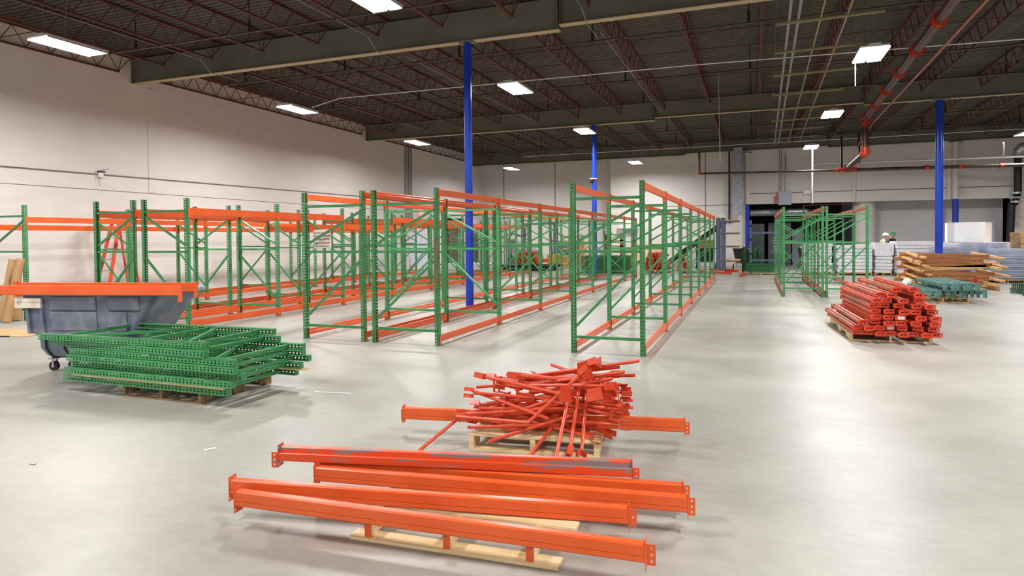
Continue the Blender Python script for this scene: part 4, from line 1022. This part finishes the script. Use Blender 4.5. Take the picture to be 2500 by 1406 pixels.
# green bundles
def green_bundle(label, x, y, n, L, grp, W=.9, z0=.035):
    for i in range(n):
        B = Matrix(((0,0,1,0),(1,0,0,0),(0,1,0,0),(0,0,0,1)))
        loose_frame(label, Matrix.Translation((x+rnd.uniform(-.03,.03), y+rnd.uniform(-.03,.03), .001+z0+.073*i)) @ Matrix.Diagonal((L/2.44,1,.86,1)) @ B, W=W, m='greend', group=grp)
green_bundle('dark green frame in the bundle on the pale pallet by the recess', -.33, 29.4, 5, 1.15, 'green frames on the pale pallet by the recess', z0=.16)
pallet('pale wooden pallet carrying a dark green bundle by the recess', (-.4,28.95,0), 0, 1.35, .95, m='wood', h=.12, top=(0,1,2,3,4,5,6))
green_bundle('dark green frame in the bundle seen beyond the far blue column', -7.6, 29.8, 11, 2.3, 'green frames stacked beyond the racks')
green_bundle('green frame in the low bundle at the right edge of the photo', 6.75, 21.3, 4, 2.3, 'green frames at the right edge')
# crates, plywood, panels, machines behind the racks
t = thing('plywood_crate', 'tall plywood crate with pallet slats standing behind the racks', 'crate', (-9.6,33.2,0))
bevel(MB().box(.35,1.2,0,.6,.05,1.35).build('plywood_side', 'ply', t), .01)
for z in (.2,.6,1.0,1.4,1.65): MB().box(-.1,1.2 if z > 1.3 else .3,-.05,.6,z,z+.1).build('slat', 'wood', t)
t = thing('shelf_crate', 'open wooden crate with slatted shelves by the far blue column', 'crate', (-7.3,33.0,0))
for z in (.9,1.15,1.45,1.75): MB().box(0,.9,0,.6,z,z+.07).build('shelf', 'wood', t)
for x in (0,.82): MB().box(x,x+.08,0,.6,0,1.82).build('side', 'woodw', t)
tag(bevel(MB().box(0,1.9,0,.04,0,1.25,R=Matrix.Rotation(-.08,3,'X')).build('plywood_sheet', 'ply', loc=(-6.7,36.6,0)), .005), 'pale plywood sheet leaning on the far wall behind the green bundle', 'panel')
t = thing('paper_roll_machine', 'dark machine with grey drums and cables behind the racks, left', 'machine', (-12.6,32.8,0))
MB().box(0,1.6,0,.9,.0,.55).box(0,.12,0,.9,.0,1.6).build('machine_frame', 'machine', t)
for x in (.55,1.15): smooth_by(MB().tube((x,-.1,.85),(x,.9,.85),.3,18).build('drum', 'alu', t), 40)
MB().path([(0,0,1.6),(.3,-.1,1.9),(.9,-.1,1.7),(1.3,0,2.0)], .03, 6).build('cable', 'black', t)
t = thing('lift_machine', 'machine with a raised dark blue arm and yellow base behind the racks', 'machine', (-10.9,34.5,0))
MB().box(0,1.2,0,1,.0,.7).build('machine_base', 'yellowm', t); MB().bar((.2,.3,.7),(.1,.3,2.3),.1,.08).bar((.1,.3,1.5),(1.3,.3,1.35),.08,.08).bar((.4,.3,2.2),(1.0,.3,1.3),.05,.05).build('arm', 'shelf', t)
smooth_by(MB().tube((.9,0,1.0),(.9,.8,1.0),.32,16).build('reel', 'machine', t), 40)
tag(bevel(MB().box(0,2.6,0,1.2,0,.35).build('white_crate', 'whitem', loc=(-15.3,30.6,.0)), .03), 'long low white crate on the floor before the brown roll-up doors', 'crate')
# ---------------------------------------------------------------- ladder by the left wall
t = thing('step_ladder', 'tall orange step ladder standing between the wall rack and the left wall', 'ladder', (-16.05,12.45,0))
for s in (-1,1):
    MB().bar((s*.27,-.55,.0),(s*.12,0,2.35),.04,.08,(0,1,0)).build('front_rail', 'ladder', t)
    MB().bar((s*.25,.55,.0),(s*.1,.1,2.35),.03,.05,(0,1,0)).build('rear_rail', 'ladder', t)
for k in range(7):
    z = .3+k*.29; hw_ = .27-.15*z/2.35; y_ = -.55+.55*z/2.35; MB().box(-hw_,hw_,y_-.05,y_+.05,z,z+.025).build('step', 'alu', t)
MB().box(-.15,.15,-.08,.2,2.35,2.42).build('top_cap', 'ladder', t)
for z in (.5,1.2,1.9): hw_ = .25-.15*z/2.35; y_ = .55-.45*z/2.35; MB().bar((-hw_,y_,z),(hw_,y_,z),.02,.02).build('rear_brace', 'alu', t)
# cardboard tubes at far left
for k, (px, py, tx, ty, h_, r_) in enumerate(((2,784,.1,.2,1.3,.06),(17,788,.16,.2,1.32,.065),(27,778,.2,.1,1.3,.065),(36,782,.03,.05,1.15,.08),(44,783,-.02,.0,1.12,.07))):
    x, y, _z = P(px, py, z=0)
    t = thing('cardboard_tube', 'tall brown cardboard packing tube behind the cart, %s from the left' % ORD[k], 'cardboard tube', (x,y,0), group='cardboard tubes leaning behind the cart')
    b = MB(); b.tube((0,0,.02),(tx,ty,h_),r_*1.15,16); smooth_by(b.build('tube_body', 'card', t), 40)
    MB().ball((0,0,.06), r_*.9, sc=(1,1,.6)).build('plastic_end', 'wrap', t, smooth=True)
    if k > 2: MB().box(-.04,.04,-r_*.86-.002,-r_*.86,.55,.7).build('shipping_label', 'paper', t)
tag(MB().box(0,1.7,0,.8,.002,.008).build('cardboard_sheet', 'card', loc=(-13.6,7.15,0), rot=(0,0,.2)), 'flat brown cardboard sheet on the floor behind the cart, left edge', 'cardboard')
tag(MB().box(0,1.3,0,.03,.002,.02).build('dark_strip', 'black', loc=(-13.5,7.1,0), rot=(0,0,.22)), 'dark strip along the edge of the flat cardboard sheet', 'strip')
# floor litter
for k, (px, py, sx, sy, an, m, l) in enumerate(((812,959,.42,.012,.15,'paper','long thin white sliver on the floor right of the green stack'),(513,1097,.09,.02,1.1,'wrap','curl of clear film on the floor left of the front beams'),(80,1133,.05,.02,0,'steel','tiny metal scrap on the floor at the lower left'),(828,808,.12,.05,.3,'paper','crumpled white scrap under the first sign rack bay'),(1132,832,.06,.03,0,'card','small brown scrap in front of the scraped rack post'))):
    q = P(px, py, z=.002)
    tag(MB().box(-sx/2,sx/2,-sy/2,sy/2,0,.006).build('floor_scrap', m, loc=q, rot=(0,0,an)), l, 'litter')
